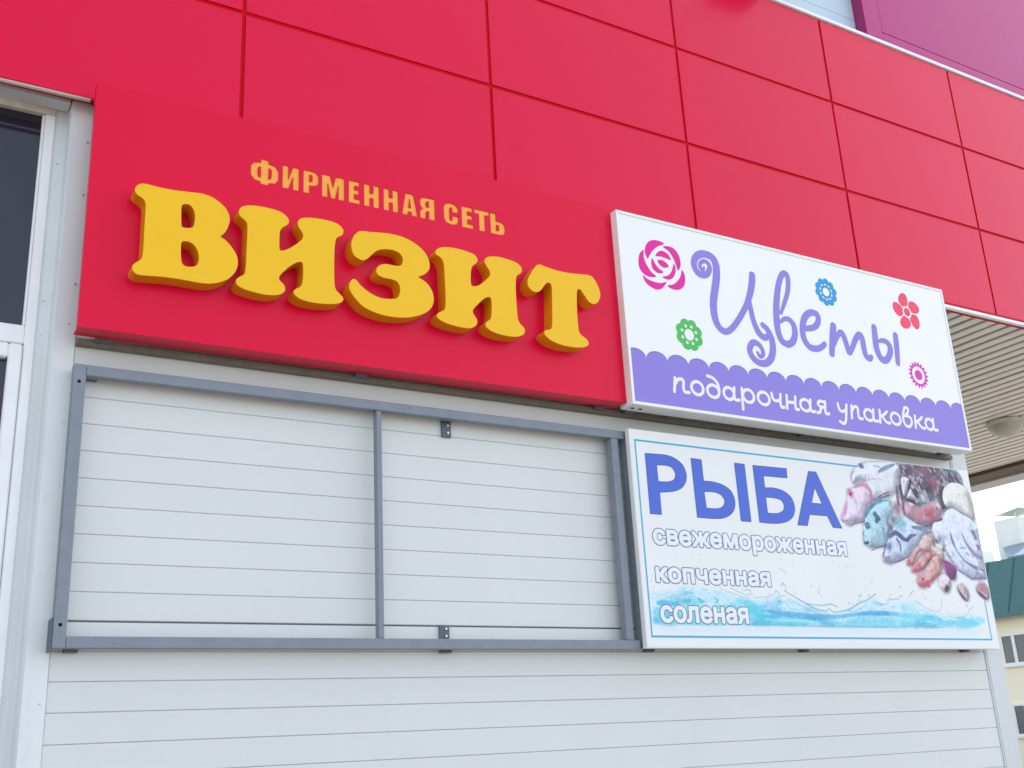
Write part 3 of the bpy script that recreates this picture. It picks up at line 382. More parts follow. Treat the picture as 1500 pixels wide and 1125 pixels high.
WSTROKE = [((100,205,222),.8,[(.5577,.2184,.0264),(.6303,.1934,.0487),(.6913,.1565,.0668),(.7083,.1339,.0579)]),((96,204,222),.8,[(.639,.1661,.0737),(.6916,.1375,.0543),(.7927,.1177,.03),(.9706,.1136,.0185)]),((78,158,206),.8,[(.6979,.1757,.0089),(.7721,.1685,.017),(.8884,.1577,.0285),(1.0382,.1493,.0312),(1.1949,.154,.0212),(1.3056,.1647,.0194),(1.4254,.1758,.022),(1.5589,.1759,.0246)]),((72,160,210),.8,[(1.4577,.1723,.0218),(1.5427,.1758,.0251),(1.6276,.1732,.0203)]),((100,205,226),.8,[(1.6271,.1711,.0254),(1.762,.1628,.033),(1.8747,.1562,.0314),(1.964,.1511,.0212)]),((118,214,226),.7,[(2.114,.1447,.0216),(2.1791,.1369,.0435),(2.2554,.1423,.0384),(2.3062,.1518,.0221)]),((196,232,240),.8,[(.714,.1336,.0079),(.8242,.1301,.0111),(.9856,.1289,.0103),(1.0698,.1214,.0062)]),((96,186,212),.75,[(.6187,.1091,.0117),(.8501,.1091,.0101),(1.0916,.1063,.0125),(1.5435,.1085,.0122)]),((110,192,210),.7,[(1.4432,.1069,.0108),(1.6252,.1106,.0111),(1.7758,.1165,.0113),(1.9148,.1114,.0073),(2.0056,.1107,.0042)]),((74,168,214),.75,[(.082,.1964,.0204),(.1195,.2009,.0247),(.1562,.1963,.0207)]),((74,168,214),.75,[(.17,.1948,.0182),(.194,.1989,.0183)]),((74,168,214),.75,[(.2326,.2053,.0167),(.2617,.2096,.021)]),((74,168,214),.75,[(.3159,.2202,.0144),(.3384,.2077,.0153)]),((74,168,214),.75,[(.4092,.2261,.0086),(.4326,.2173,.0129),(.4165,.2076,.0086)]),((110,214,216),.6,[(.1177,.1467,.0245),(.1829,.1478,.0248)]),((96,204,214),.6,[(.4138,.1889,.0257),(.5117,.1797,.0304),(.5869,.1774,.022)]),((120,214,224),.5,[(.0645,.1243,.0243),(.2396,.1124,.0249),(.4028,.1109,.0255),(.5523,.1166,.0217)]),((104,178,206),.7,[(.134,.2449,.0021),(.1937,.2348,.0038),(.2566,.2445,.0038),(.2959,.2512,.0021)]),((104,178,206),.7,[(.1423,.2364,.0021),(.1975,.2268,.0038),(.2555,.2357,.0038),(.2948,.243,.0021)]),((104,178,206),.7,[(.1506,.2278,.0021),(.2012,.2189,.0038),(.2544,.2268,.0038),(.2937,.2348,.0021)]),((104,178,206),.7,[(.159,.2193,.0021),(.2049,.2109,.0038),(.2532,.2179,.0038),(.2926,.2266,.0021)]),((104,178,206),.7,[(.1673,.2107,.0021),(.2086,.2029,.0038),(.2521,.209,.0038),(.2916,.2185,.0021)]),((112,160,184),.8,[(.4548,.2687,.0026),(.5224,.2516,.0035),(.5759,.2378,.0035),(.6305,.2277,.0022)]),((112,160,184),.8,[(.5162,.2781,.0026),(.5638,.2585,.0044),(.6128,.2456,.0044),(.6399,.2548,.0045),(.632,.2699,.0045),(.5957,.267,.0036)]),((112,160,184),.8,[(.6396,.2416,.0025),(.6843,.2342,.003),(.7736,.2467,.0035),(.8006,.2673,.0046),(.8201,.26,.0041),(.8204,.2449,.0041),(.8627,.249,.0031)]),((92,158,190),.85,[(.8616,.2699,.0046),(.9217,.2431,.0072),(1.0006,.2099,.0073),(1.0579,.1878,.0063),(1.1216,.1802,.0058),(1.1458,.1921,.0069),(1.1803,.1759,.0058),(1.2854,.1913,.0081),(1.3711,.2283,.0082),(1.4193,.2385,.0072),(1.495,.2744,.0039)]),((110,170,196),.7,[(.873,.2397,.0026),(.94,.2107,.0046),(.9969,.1901,.0047),(1.0486,.1713,.0036)]),((92,156,194),.75,[(1.0012,.213,.0047),(1.0986,.2062,.0068),(1.1565,.2146,.0085),(1.2048,.2031,.0069)]),((118,170,186),.75,[(.863,.2677,.0056),(.8723,.2898,.0051),(.8549,.3068,.0093),(.8406,.2932,.0061)]),((120,150,176),.6,[(.8374,.3787,.0026),(.8659,.37,.0047),(.8811,.3538,.0047)]),((120,165,185),.6,[(1.0827,.2693,.0074),(1.096,.2897,.0032),(1.1075,.3169,.0021)]),((120,165,185),.6,[(1.0827,.2693,.0053),(1.1129,.2478,.0032)]),((112,166,188),.7,[(1.2716,.1865,.0038),(1.3222,.1821,.0049),(1.414,.2142,.0039)]),((120,170,190),.7,[(1.478,.2339,.0039),(1.5223,.2225,.0045),(1.5702,.2254,.0034)]),((120,170,190),.6,[(1.365,.2609,.0044),(1.389,.2661,.0044),(1.3696,.2519,.0038)]),((110,170,192),.75,[(1.4712,.2334,.0035),(1.5169,.222,.0045),(1.5786,.2263,.0035),(1.5732,.2428,.0051),(1.6081,.2478,.0066),(1.6647,.2521,.0036)]),((120,170,190),.6,[(1.7419,.2616,.0031),(1.7524,.2788,.0042),(1.7823,.2975,.0037)]),((110,178,196),.75,[(1.7822,.2456,.0047),(1.8169,.2315,.0063),(1.8624,.2091,.0047),(1.8978,.1961,.0037),(1.9555,.1938,.0048),(1.9872,.2201,.0048),(1.9949,.2549,.0059)]),((120,190,205),.7,[(2.0343,.1694,.0037),(2.1185,.1612,.0049),(2.1856,.1849,.0038),(2.2041,.2027,.0049),(2.248,.2255,.0055)]),((110,165,185),.6,[(1.6675,.264,.0051),(1.6872,.2687,.0062)]),((110,130,165),.7,[(.0568,.2973,.0033),(.054,.2892,.0025)]),((110,130,165),.7,[(.065,.2685,.0033),(.0622,.2604,.0025)]),((110,130,165),.7,[(.0639,.3195,.0033),(.0611,.3114,.0025)])]

# ------------------------------------------------------------------ materials
M = {}
M['red'] = mat('red_cladding', (221, 2, 60), rough=0.24, spec=0.24, wave=0.14, rand=0.02)
M['redsign'] = mat('red_sign_film', (221, 2, 56), rough=0.3, spec=0.2, wave=0.06)
M['redback'] = mat('red_joint', (198, 2, 20), rough=0.6, spec=0.1)
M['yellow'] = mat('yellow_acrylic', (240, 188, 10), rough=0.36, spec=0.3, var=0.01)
M['yellowshade'] = mat('yellow_side_shaded', (220, 142, 6), rough=0.45, spec=0.4, var=0.04, vscale=12)  # letter sides: shade and red bounce light mixed into the yellow
M['orange'] = mat('orange_acrylic', (248, 168, 58), rough=0.4, spec=0.4)
M['panel'] = mat('grey_white_panel', (216, 218, 215), rough=0.5, spec=0.3, rand=0.008, var=0.02, vscale=2.2, bump=0.03, bscale=120, streak=0.012)
M['core'] = mat('dark_core', (92, 96, 100), rough=0.8, spec=0.1)
M['seal'] = mat('joint_seal', (120, 124, 126), rough=0.8, spec=0.1)
M['ribgrey'] = mat('rib_grey', (172, 178, 182), rough=0.6)
M['flash'] = mat('flashing', (222, 226, 226), rough=0.42, spec=0.45, var=0.03, vscale=3.5, streak=0.05, bump=0.05, bscale=90, specks=0.15)
M['flash2'] = mat('flashing_corner', (206, 209, 209), rough=0.5, spec=0.4, var=0.02, vscale=3, streak=0.03)
M['pvc'] = mat('white_plastic_frame', (240, 241, 241), rough=0.4, spec=0.5, var=0.03, vscale=9, streak=0.06)
M['pvcdirty'] = mat('weathered_plastic_frame', (216, 208, 194), rough=0.55, spec=0.4, var=0.14, vscale=16, streak=0.12)
M['glass'] = mat('dark_window_glass', (44, 42, 56), rough=0.07, spec=0.5, var=0.1, vscale=1.2)
M['steel'] = mat('grey_primer_paint', (126, 134, 144), rough=0.45, spec=0.45, var=0.07, vscale=14, bump=0.15, bscale=160, specks=0.6)
M['steel2'] = mat('dark_grey_paint', (92, 100, 112), rough=0.5, spec=0.4, var=0.08, vscale=20)
M['zinc'] = mat('zinc_screw', (205, 208, 210), rough=0.3, metal=0.8)
M['hole'] = mat('dark_hole', (26, 28, 34), rough=0.9, spec=0.1)
M['rail'] = mat('mounting_rail_paint', (120, 112, 102), rough=0.6, spec=0.3, var=0.15, vscale=20)
M['white'] = mat('white_sign_film', (236, 236, 233), rough=0.35, spec=0.5, var=0.006)
M['alu'] = mat('white_aluminium_profile', (236, 236, 234), rough=0.42, spec=0.5, var=0.02, vscale=20)
M['purple'] = mat('violet_print', (142, 126, 211), rough=0.42, spec=0.25, var=0.01)
M['purpleline'] = mat('violet_edge_print', (124, 110, 186), rough=0.42, spec=0.25)
M['pale'] = mat('white_print', (238, 232, 246), rough=0.42, spec=0.25)
M['magentaprint'] = mat('magenta_print', (226, 24, 154), rough=0.42, spec=0.25)
M['green'] = mat('green_print', (76, 188, 84), rough=0.42, spec=0.25)
M['blue'] = mat('blue_print', (36, 150, 212), rough=0.42, spec=0.25)
M['coral'] = mat('coral_print', (238, 66, 100), rough=0.42, spec=0.25)
M['pink'] = mat('pink_print', (224, 36, 172), rough=0.42, spec=0.25)
M['royal'] = mat('royal_blue_print', (78, 106, 204), rough=0.42, spec=0.25)
M['olive'] = mat('letter_edge_print', (74, 88, 132), rough=0.4)
M['slate'] = mat('slate_edge_print', (110, 118, 140), rough=0.4)
M['letterwhite'] = mat('letter_white_print', (228, 233, 242), rough=0.42, spec=0.25)
M['cyan'] = mat('cyan_border_print', (78, 172, 208), rough=0.42, spec=0.25)
M['cap'] = mat('white_capping', (236, 238, 240), rough=0.4, var=0.03, vscale=8)
M['bluewall'] = mat('pale_blue_panel', (186, 204, 216), rough=0.5, var=0.02, vscale=3)
M['magenta'] = mat('magenta_cladding', (178, 22, 112), rough=0.26, spec=0.3, wave=0.1)
M['magentaedge'] = mat('magenta_edge', (150, 26, 96), rough=0.4)
M['slat'] = mat('cream_soffit_slat', (244, 238, 226), rough=0.45, spec=0.4, var=0.05, vscale=7, streak=0.03)
M['slatdark'] = mat('soffit_back', (70, 56, 40), rough=0.9, spec=0.1)
M['brown'] = mat('brown_beam', (96, 82, 68), rough=0.6, var=0.06)
M['palebeam'] = mat('pale_beam', (205, 200, 196), rough=0.6, var=0.04)
M['lampbase'] = mat('cream_lamp_base', (226, 220, 200), rough=0.45)
M['lampglass'] = mat('ribbed_lamp_glass', (196, 194, 178), rough=0.18, spec=0.6, var=0.06, vscale=30)
M['conduit'] = mat('grey_conduit', (176, 168, 158), rough=0.55, var=0.06, vscale=40)
M['ground'] = mat('concrete_paving', (124, 121, 116), rough=0.85, spec=0.2, var=0.08, vscale=1.2, bump=0.3, bscale=60)
M['housewall'] = mat('cream_render', (248, 238, 208), rough=0.85, spec=0.2, var=0.05, vscale=0.8)
M['roofgreen'] = mat('green_metal_roof', (66, 108, 108), rough=0.45, var=0.05, vscale=2)
M['roofgrey'] = mat('grey_metal_flashing', (120, 142, 154), rough=0.4, var=0.06)
M['chimney'] = mat('whitewashed_chimney', (238, 236, 228), rough=0.8, var=0.05, vscale=2)
M['houseglass'] = mat('house_window_glass', (92, 92, 92), rough=0.08, spec=0.6, var=0.15, vscale=1.5)
M['housewhite'] = mat('house_window_frame', (232, 234, 234), rough=0.5)

# ------------------------------------------------------------------ ground
g = box('pavement', -400, 400, -400, 400, -0.5, 0.0, M['ground'])
tag(g, kind='structure')

# ------------------------------------------------------------------ shop building
B = empty('shop_building', (2.5, 0.0, 0.0))
tag(B, 'shop building with pale panel wall and red clad fascia carrying the signs', 'building')
wall = box('wall', -2.6, 5.59, 0.10, 9.0, 0.0, 4.13, M['core'], B)
# horizontal ribbed wall panels, one strip for each visible line
Z0 = 2.8988
ks = list(range(-12, 29))
for k in ks:
    zt, zb = Z0-0.1*k, Z0-0.1*(k+1)
    if zb < 0.01: zb = 0.01
    if zt > 4.09: zt = 4.09
    if zt-zb < 0.02: continue
    gt = 0.0032 if k % 10 == 8 else 0.0008           # the joint between two panels is wider than a rib
    gb = 0.0032 if (k+1) % 10 == 8 else 0.0008
    b = bmesh.new()
    ch = 0.0022
    prof = [(0.05, zb+gb), (0.006, zb+gb), (ch, zb+gb), (0.0, zb+gb+ch), (0.0, zt-gt-ch), (ch, zt-gt), (0.006, zt-gt), (0.05, zt-gt)]
    x0, x1 = 0.621, 5.4525
    va = [b.verts.new((x0, y, z)) for y, z in prof]
    vb = [b.verts.new((x1, y, z)) for y, z in prof]
    n = len(prof)
    for i in range(n):
        b.faces.new((va[i], va[(i+1) % n], vb[(i+1) % n], vb[i]))
    b.faces.new(va[::-1]); b.faces.new(vb)
    bmesh.ops.recalc_face_normals(b, faces=b.faces[:])
    MB().take(b).build('wall_panel', M['panel'], wall)
box('joint_backing', 0.6, 5.46, 0.0508, 0.098, 0.0, 4.12, M['core'], wall)
for k in ks:                                          # seal strip at the foot of each rib, dark only in the wide joints
    z = Z0-0.1*k
    if 0.05 < z < 4.05 and k % 10 == 8:
        box('joint_seal', 0.6215, 5.452, 0.008, 0.012, z-0.003, z+0.003, M['seal'], wall)
    elif 0.05 < z < 4.05:
        box('rib_fill', 0.6215, 5.452, 0.003, 0.006, z-0.00045, z+0.00045, M['ribgrey'], wall)

# right corner trim, left pilaster trim with its lap joint, screws
ct = box('corner_trim', 5.456, 5.597, -0.004, 0.099, 0.0, 4.10, M['flash2'], B, 0.002)
box('corner_trim', 5.47, 5.597, -0.0065, -0.0045, 0.0, 4.10, M['flash2'], B)
def pil(z0, z1, dy):
    b = bmesh.new()
    o = dy
    prof = [(0.494, 0.082-o), (0.531-o, 0.082-o), (0.537-o, 0.074), (0.539-o, 0.006), (0.545, -0.004-o), (0.619, -0.004-o), (0.619, 0.03), (0.56, 0.03), (0.556, 0.0985), (0.494, 0.0985)]
    va = [b.verts.new((x, y, z0)) for x, y in prof]
    vb = [b.verts.new((x, y, z1)) for x, y in prof]
    n = len(prof)
    for i in range(n): b.faces.new((va[i], va[(i+1) % n], vb[(i+1) % n], vb[i]))
    b.faces.new(va); b.faces.new(vb)
    bmesh.ops.recalc_face_normals(b, faces=b.faces[:])
    return MB().take(b).build('flashing_trim', M['flash'], B)
pt = pil(3.262, 4.10, 0.0)
pb = pil(0.0, 3.2615, 0.0022)
for (x, z) in ((0.603, 3.33), (0.605, 3.70), (0.606, 3.93), (0.6, 1.83), (0.592, 3.17)):
    MB().cyl((x, -0.006, z), (x, -0.0095, z), 0.0048, 10, 0.003).build('screw', M['zinc'], pt if z > 3.262 else pb)
for (x, z) in ((0.512, 3.28), (0.514, 3.86), (0.512, 3.145), (0.512, 1.90)):
    MB().cyl((x, 0.0815, z), (x, 0.076, z), 0.004, 10, 0.003).build('screw', M['zinc'], pt if z > 3.262 else pb)

# glazed shopfront at the left edge
wf = MB()
wf.box(0.457, 0.494, 0.070, 0.13, 0.0, 4.06, 0.004)
wf.box(-2.5, 0.457, 0.072, 0.13, 3.098, 3.170, 0.004)
wf.box(-2.5, -2.44, 0.070, 0.13, 0.0, 4.06, 0.004)
wf.box(-1.02, -0.95, 0.071, 0.13, 0.0, 4.06, 0.004)
W = wf.build('window', M['pvc'], B)
box('window_head', -2.5, 0.4935, 0.0705, 0.13, 4.0605, 4.1035, M['pvcdirty'], W, 0.004)
box('bead', 0.447, 0.4565, 0.078, 0.11, 3.171, 4.059, M['pvc'], W, 0.003)
box('pane', -0.949, 0.447, 0.098, 0.104, 3.171, 4.0595, M['glass'], W)
box('pane', -2.44, -1.021, 0.098, 0.104, 3.171, 4.0595, M['glass'], W)
sa = MB()
sa.box(0.408, 0.4545, 0.062, 0.12, 0.05, 3.093, 0.006)
sa.box(-0.90, 0.408, 0.062, 0.12, 3.037, 3.093, 0.006)
sa.box(-0.945, -0.90, 0.062, 0.12, 0.05, 3.093, 0.006)
sash = sa.build('sash', M['pvc'], W)
box('pane', -0.90, 0.4075, 0.094, 0.10, 0.05, 3.0365, M['glass'], sash)
MB().box(0.40, 0.425, 0.047, 0.062, 2.13, 2.20, 0.003).build('hinge', M['pvc'], sash)
box('lintel_flashing', -2.5, 0.535, -0.002, 0.068, 4.0865, 4.1035, M['flash2'], B, 0.002)

# upper volume behind the fascia
up_core = box('upper_wall', -3.0, 10.5, 0.06, 9.0, 4.145, 8.4, M['core'], B)
# red fascia, every cassette a piece of its own, joints recessed
fas = box('fascia', -3.0, 10.55, -0.0485, 0.059, 4.104, 5.908, M['redback'], B)
xj = [1.192+1.2293*i for i in range(-4, 9)]
zj = [4.097, 4.6965, 5.308, 5.911]
for i in range(len(xj)-1):
    for j in range(3):
        x0, x1 = max(xj[i], -3.0)+0.0084, min(xj[i+1], 10.55)-0.0084
        if x1-x0 < 0.05: continue
        lo = 0.0 if j == 0 else 0.0095
        hi = 0.0 if j == 2 else 0.0095
        box('tile', x0, x1, -0.055+random.uniform(-0.0007, 0.0007), -0.0488, zj[j]+lo, zj[j+1]-hi, M['red'], fas, 0.0015)
box('drip_edge', -3.0, 10.55, -0.057, -0.0302, 4.086, 4.0965, M['redback'], fas)
box('capping', -3.0, 10.6, -0.068, 0.052, 5.917, 5.942, M['cap'], B, 0.003)
# pale blue wall above, in two panels with a joint
bw = box('upper_panel', -3.0, 5.353, 0.040, 0.0595, 5.946, 6.1255, M['bluewall'], up_core)
box('upper_panel', -3.0, 5.353, 0.040, 0.0595, 6.1285, 8.3, M['bluewall'], up_core)
# magenta cladding block
mc = box('magenta_block', 5.356, 10.5, -0.030, 0.0585, 5.9465, 8.3, M['magentaedge'], B)
box('tile', 5.356, 5.5125, -0.040, -0.0305, 5.947, 8.3, M['magenta'], mc, 0.001)
box('tile', 5.5126, 8.2, -0.040, -0.0305, 5.947, 6.0345, M['magenta'], mc, 0.001)
box('tile', 5.5145, 8.2, -0.040, -0.0305, 6.0395, 8.3, M['magenta'], mc, 0.001)
box('tile', 8.206, 10.5, -0.040, -0.0305, 5.947, 6.0345, M['magenta'], mc, 0.001)
box('tile', 8.206, 10.5, -0.040, -0.0305, 6.0395, 8.3, M['magenta'], mc, 0.001)

# soffit of the passage at the right: cream slats running away from the fascia
sof = box('soffit', 5.60, 9.95, -0.029, 9.0, 4.126, 4.144, M['slatdark'], B)
x = 5.602
while x < 9.93:
    b = bmesh.new()
    x1 = min(x+0.084, 9.945)
    zz = random.uniform(-0.0015, 0.0015)
    prof = [(x, 4.1255), (x, 4.116+zz), (x+0.006, 4.111+zz), (x1-0.006, 4.111+zz), (x1, 4.116+zz), (x1, 4.1255)]
    va = [b.verts.new((px, -0.028, pz)) for px, pz in prof]
    vb = [b.verts.new((px, 8.99, pz)) for px, pz in prof]
    for i in range(6): b.faces.new((va[i], va[(i+1) % 6], vb[(i+1) % 6], vb[i]))
    b.faces.new(va); b.faces.new(vb)
    bmesh.ops.recalc_face_normals(b, faces=b.faces[:])
    MB().take(b).build('slat', M['slat'], sof)
    x += 0.12
box('soffit_edge_trim', 5.60, 10.55, -0.056, -0.0285, 4.064, 4.0855, M['cap'], B, 0.002)
box('edge_beam', 9.951, 10.25, -0.028, 9.0, 4.075, 4.144, M['brown'], B, 0.004)
box('edge_beam', 10.251, 10.55, -0.028, 9.0, 4.055, 4.144, M['palebeam'], B, 0.004)

# ------------------------------------------------------------------ conduit above the shopfront
b = bmesh.new()
rings = []
nx = 380
for i in range(nx+1):
    cx = -1.3+1.895*i/nx
    r = 0.0092 if i % 2 else 0.0074
    cz = 4.0725+0.004*math.sin(cx*2.1)
    rings.append([b.verts.new((cx, -0.0675+r*math.cos(a), cz+r*math.sin(a))) for a in [2*math.pi*k/10 for k in range(10)]])
for a, c in zip(rings[:-1], rings[1:]):
    for k in range(10): b.faces.new((a[k], a[(k+1) % 10], c[(k+1) % 10], c[k]))
b.faces.new(rings[0]); b.faces.new(rings[-1])
bmesh.ops.recalc_face_normals(b, faces=b.faces[:])
o = MB().take(b).build('cable_conduit', M['conduit'], smooth=True)
tag(o, 'thin grey corrugated cable conduit under the red cladding above the window', 'conduit')

# ------------------------------------------------------------------ red sign with raised yellow letters
RX, RZ = 0.600, 3.107
T = empty('red_shop_sign', (1.8, -0.10, RZ))
tag(T, 'red box sign with raised yellow letters and small orange lettering', 'sign')
box('sign_box', RX+0.035, 3.009, -0.1485, -0.062, RZ+0.0005, 4.1095, M['redsign'], T, 0.001)
box('edge_return', RX, RX+0.002, -0.1505, -0.128, RZ+0.0005, 4.1095, M['redsign'], T)
box('edge_return', RX+0.0021, RX+0.0349, -0.1505, -0.062, RZ+0.0005, RZ+0.0025, M['redsign'], T)
box('mounting_rail', RX+0.02, 5.44, -0.040, -0.0005, 3.086, 3.1085, M['rail'], T, 0.002)
for xx in (0.68, 1.7, 2.9):
    box('mounting_clip', xx, xx+0.05, -0.0615, -0.0405, 3.095, 3.118, M['steel2'], T)
GL = {
 'И': ([(0,1),(.36,1),(.36,.42),(.64,1),(1,1),(1,0),(.64,0),(.64,.58),(.36,0),(0,0)],),
 'Р': ([(0,0),(0,1),(.6,1),(.86,.96),(1,.83),(1,.55),(.87,.41),(.62,.36),(.4,.36),(.4,0)], [(.4,.84),(.53,.84),(.6,.78),(.6,.58),(.53,.53),(.4,.53)]),
 'М': ([(0,0),(0,1),(.37,1),(.5,.5),(.63,1),(1,1),(1,0),(.74,0),(.74,.64),(.59,0),(.41,0),(.26,.64),(.26,0)],),
 'Е': ([(0,0),(0,1),(.95,1),(.95,.8),(.5,.8),(.5,.62),(.9,.62),(.9,.42),(.5,.42),(.5,.2),(1,.2),(1,0)],),
 'Н': ([(0,0),(0,1),(.38,1),(.38,.62),(.62,.62),(.62,1),(1,1),(1,0),(.62,0),(.62,.4),(.38,.4),(.38,0)],),
 'А': ([(0,0),(.24,1),(.76,1),(1,0),(.64,0),(.61,.17),(.39,.17),(.36,0)], [(.42,.35),(.58,.35),(.5,.78)]),
 'Я': ([(1,0),(1,1),(.4,1),(.1,.95),(0,.8),(0,.62),(.1,.5),(.22,.46),(.08,.4),(0,.28),(0,0),(.38,0),(.38,.3),(.45,.38),(.6,.38),(.6,0)], [(.6,.84),(.6,.56),(.46,.56),(.4,.61),(.4,.78),(.46,.84)]),
 'С': ([(1,.6),(1,.78),(.85,.95),(.5,1.01),(.15,.95),(0,.75),(0,.25),(.15,.05),(.5,-.01),(.85,.05),(1,.22),(1,.42),(.6,.42),(.6,.24),(.5,.17),(.4,.24),(.4,.76),(.5,.83),(.6,.76),(.6,.6)],),
 'Т': ([(.3,0),(.3,.8),(0,.8),(0,1),(1,1),(1,.8),(.7,.8),(.7,0)],),
 'Ь': ([(0,0),(0,1),(.4,1),(.4,.64),(.62,.64),(.9,.58),(1,.44),(1,.18),(.88,.04),(.6,0)], [(.4,.46),(.54,.46),(.6,.4),(.6,.24),(.54,.18),(.4,.18)]),
 'Ф': ([(.36,-.05),(.36,.05),(.12,.1),(0,.28),(0,.66),(.12,.85),(.36,.9),(.36,1.05),(.64,1.05),(.64,.9),(.88,.85),(1,.66),(1,.28),(.88,.1),(.64,.05),(.64,-.05)], [(.36,.24),(.28,.26),(.25,.34),(.25,.62),(.28,.69),(.36,.71)], [(.64,.24),(.72,.26),(.75,.34),(.75,.62),(.72,.69),(.64,.71)]),
}
SX = [(1.209,1.325),(1.342,1.413),(1.432,1.498),(1.513,1.613),(1.633,1.684),(1.703,1.773),(1.794,1.863),(1.881,1.955),(1.968,2.041),(2.085,2.158),(2.175,2.234),(2.241,2.318),(2.323,2.399)]
loops = [[(0, 0), (3.009-RX, 0), (3.009-RX, 4.110-RZ), (0, 4.110-RZ)]]
for ch, (a, c) in zip('ФИРМЕННАЯСЕТЬ', SX):
    for L in GL[ch]:
        loops.append([(a-RX+u*(c-a), 3.8335-RZ+v*0.104) for u, v in L])
plate('sign_face', loops, 0.0045, -0.155, M['redsign'], T, RX, RZ)
for ch, (a, c) in zip('ФИРМЕННАЯСЕТЬ', SX):     # orange acrylic seen through each cut-out
    box('caption_letter', a-0.004, c+0.004, -0.1503, -0.1487, 3.8335-0.009, 3.8335+0.113, M['orange'], T)
for i, (nm, lps) in enumerate(VIZIT):
    side = plate('raised_letter', [catmull(L, True, 5) for L in lps], 0.066, -0.2215, M['yellowshade'], T, RX, RZ)
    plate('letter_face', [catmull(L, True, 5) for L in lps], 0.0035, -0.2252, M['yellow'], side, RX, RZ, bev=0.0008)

# ------------------------------------------------------------------ white and violet flower shop sign
FX, FZ = 3.010, 3.090
F = empty('flower_shop_sign', (4.2, -0.15, FZ))
tag(F, 'white light box sign with violet script and small printed flowers', 'sign')
FW, FH, Y = 2.394, 0.995, -0.200
fr = MB()
fr.box(FX, FX+0.016, Y, -0.102, FZ, FZ+FH, 0.002)
fr.box(FX+FW-0.016, FX+FW, Y, -0.102, FZ, FZ+FH, 0.002)
fr.box(FX+0.0161, FX+FW-0.0161, Y, -0.102, FZ, FZ+0.016, 0.002)
fr.box(FX+0.0161, FX+FW-0.0161, Y, -0.102, FZ+FH-0.016, FZ+FH, 0.002)
fr.box(FX+0.0161, FX+FW-0.0161, -0.110, -0.104, FZ+0.0161, FZ+FH-0.0161)
fro = fr.build('sign_frame', M['alu'], F)
face = box('sign_face', FX+0.0165, FX+FW-0.0165, Y+0.004, Y+0.007, FZ+0.0165, FZ+FH-0.0165, M['white'], F)
yf = Y+0.0036
for xx in (3.06, 4.2, 5.30):
    box('mounting_clip', xx, xx+0.06, -0.1018, -0.0405, 3.094, 3.118, M['steel2'], F)
for (xx, zz) in ((FX+0.03, FZ-0.0004), (FX+0.075, FZ-0.0004)):
    box('screw', xx, xx+0.015, -0.150, -0.140, zz-0.003, zz+0.0003, M['hole'], fro)
for zz in (FZ+0.03, FZ+FH-0.03):
    MB().cyl((FX+0.001, -0.150, zz), (FX-0.0012, -0.150, zz), 0.005, 10).build('screw', M['hole'], fro)
# scalloped violet band
X, Z = grid(0.0155, FW-0.0155, 0.01, 0.30, 0.003)
ph = (X-(3.116-FX))/0.12775
tt = 2*(ph-np.floor(ph))-1
top = 0.236+0.046*np.sqrt(np.clip(1-tt*tt, 0, 1))
sd_ = np.minimum(top-Z, Z-0.0165)
sd_ = np.minimum(sd_, np.minimum(X-0.0175, FW-0.0175-X))
decal('printed_band', X, Z, sd_, yf, M['purple'], F, FX, FZ)
edge = np.minimum(top-Z, 0.004-(top-Z))
edge = np.minimum(edge, np.minimum(X-0.0175, FW-0.0175-X))
decal('printed_band_edge', X, Z, edge, yf-0.0003, M['purpleline'], F, FX, FZ)
# script word
for strokes in CVETY:
    P = np.concatenate([np.array(s)[:, :2] for s in strokes])
    X, Z = grid(P[:, 0].min()-.04, P[:, 0].max()+.04, P[:, 1].min()-.04, P[:, 1].max()+.04, 0.003)
    sd_ = stroke_sd(X, Z, strokes)
    decal('script_letter', X, Z, sd_, yf-0.0006, M['purple'], F, FX, FZ)
# white caption on the band
def ell(cx, cz, rx, rz, n=14, w=0.2):
    return [(cx+rx*math.cos(2*math.pi*k/n), cz+rz*math.sin(2*math.pi*k/n), w) for k in range(n+1)]
wd = 0.235
def sk(*p): return [(a, b, wd) for a, b in p]
HW = {
 'п': [sk((.16,1),(.10,.5),(.04,.02)), sk((.10,.5),(.3,.86),(.55,.98),(.68,.82),(.64,.4),(.7,.1),(.98,.1))],
 'о': [ell(.5,.5,.42,.46,14,wd)],
 'д': [ell(.46,.46,.38,.44,14,wd), sk((.18,1.5),(.5,1.42),(.78,1.1),(.86,.7),(.84,.46))],
 'а': [ell(.38,.47,.32,.43,14,wd), sk((.76,.95),(.70,.4),(.76,.08),(1.0,.1))],
 'р': [sk((.14,1),(.10,.3),(.06,-.52)), ell(.54,.5,.38,.46,14,wd)],
 'ч': [sk((.10,.98),(.14,.62),(.36,.46),(.72,.56)), sk((.80,1),(.72,.4),(.76,.06),(1.0,.08))],
 'н': [sk((.16,1),(.08,.02)), sk((.12,.5),(.78,.54)), sk((.84,1),(.76,.3),(.80,.06),(1.0,.08))],
 'я': [sk((.76,.94),(.40,.96),(.2,.76),(.36,.54),(.70,.54)), sk((.44,.5),(.26,.1),(.04,.06)), sk((.80,.98),(.72,.3),(.78,.06),(1.0,.1))],
 'у': [sk((.10,1),(.16,.6),(.38,.42),(.74,.54)), sk((.92,1),(.80,.4),(.62,-.3),(.36,-.5),(.08,-.36))],
 'к': [sk((.18,1),(.08,.02)), sk((.84,.96),(.5,.66),(.16,.5)), sk((.32,.56),(.66,.12),(.98,.08))],
 'в': [sk((.10,.4),(.14,.9),(.4,1.5),(.68,1.5),(.66,1.2),(.34,.86)), sk((.30,.86),(.78,.80),(.88,.4),(.6,.04),(.26,.08),(.10,.4))],
}
xh = 0.072
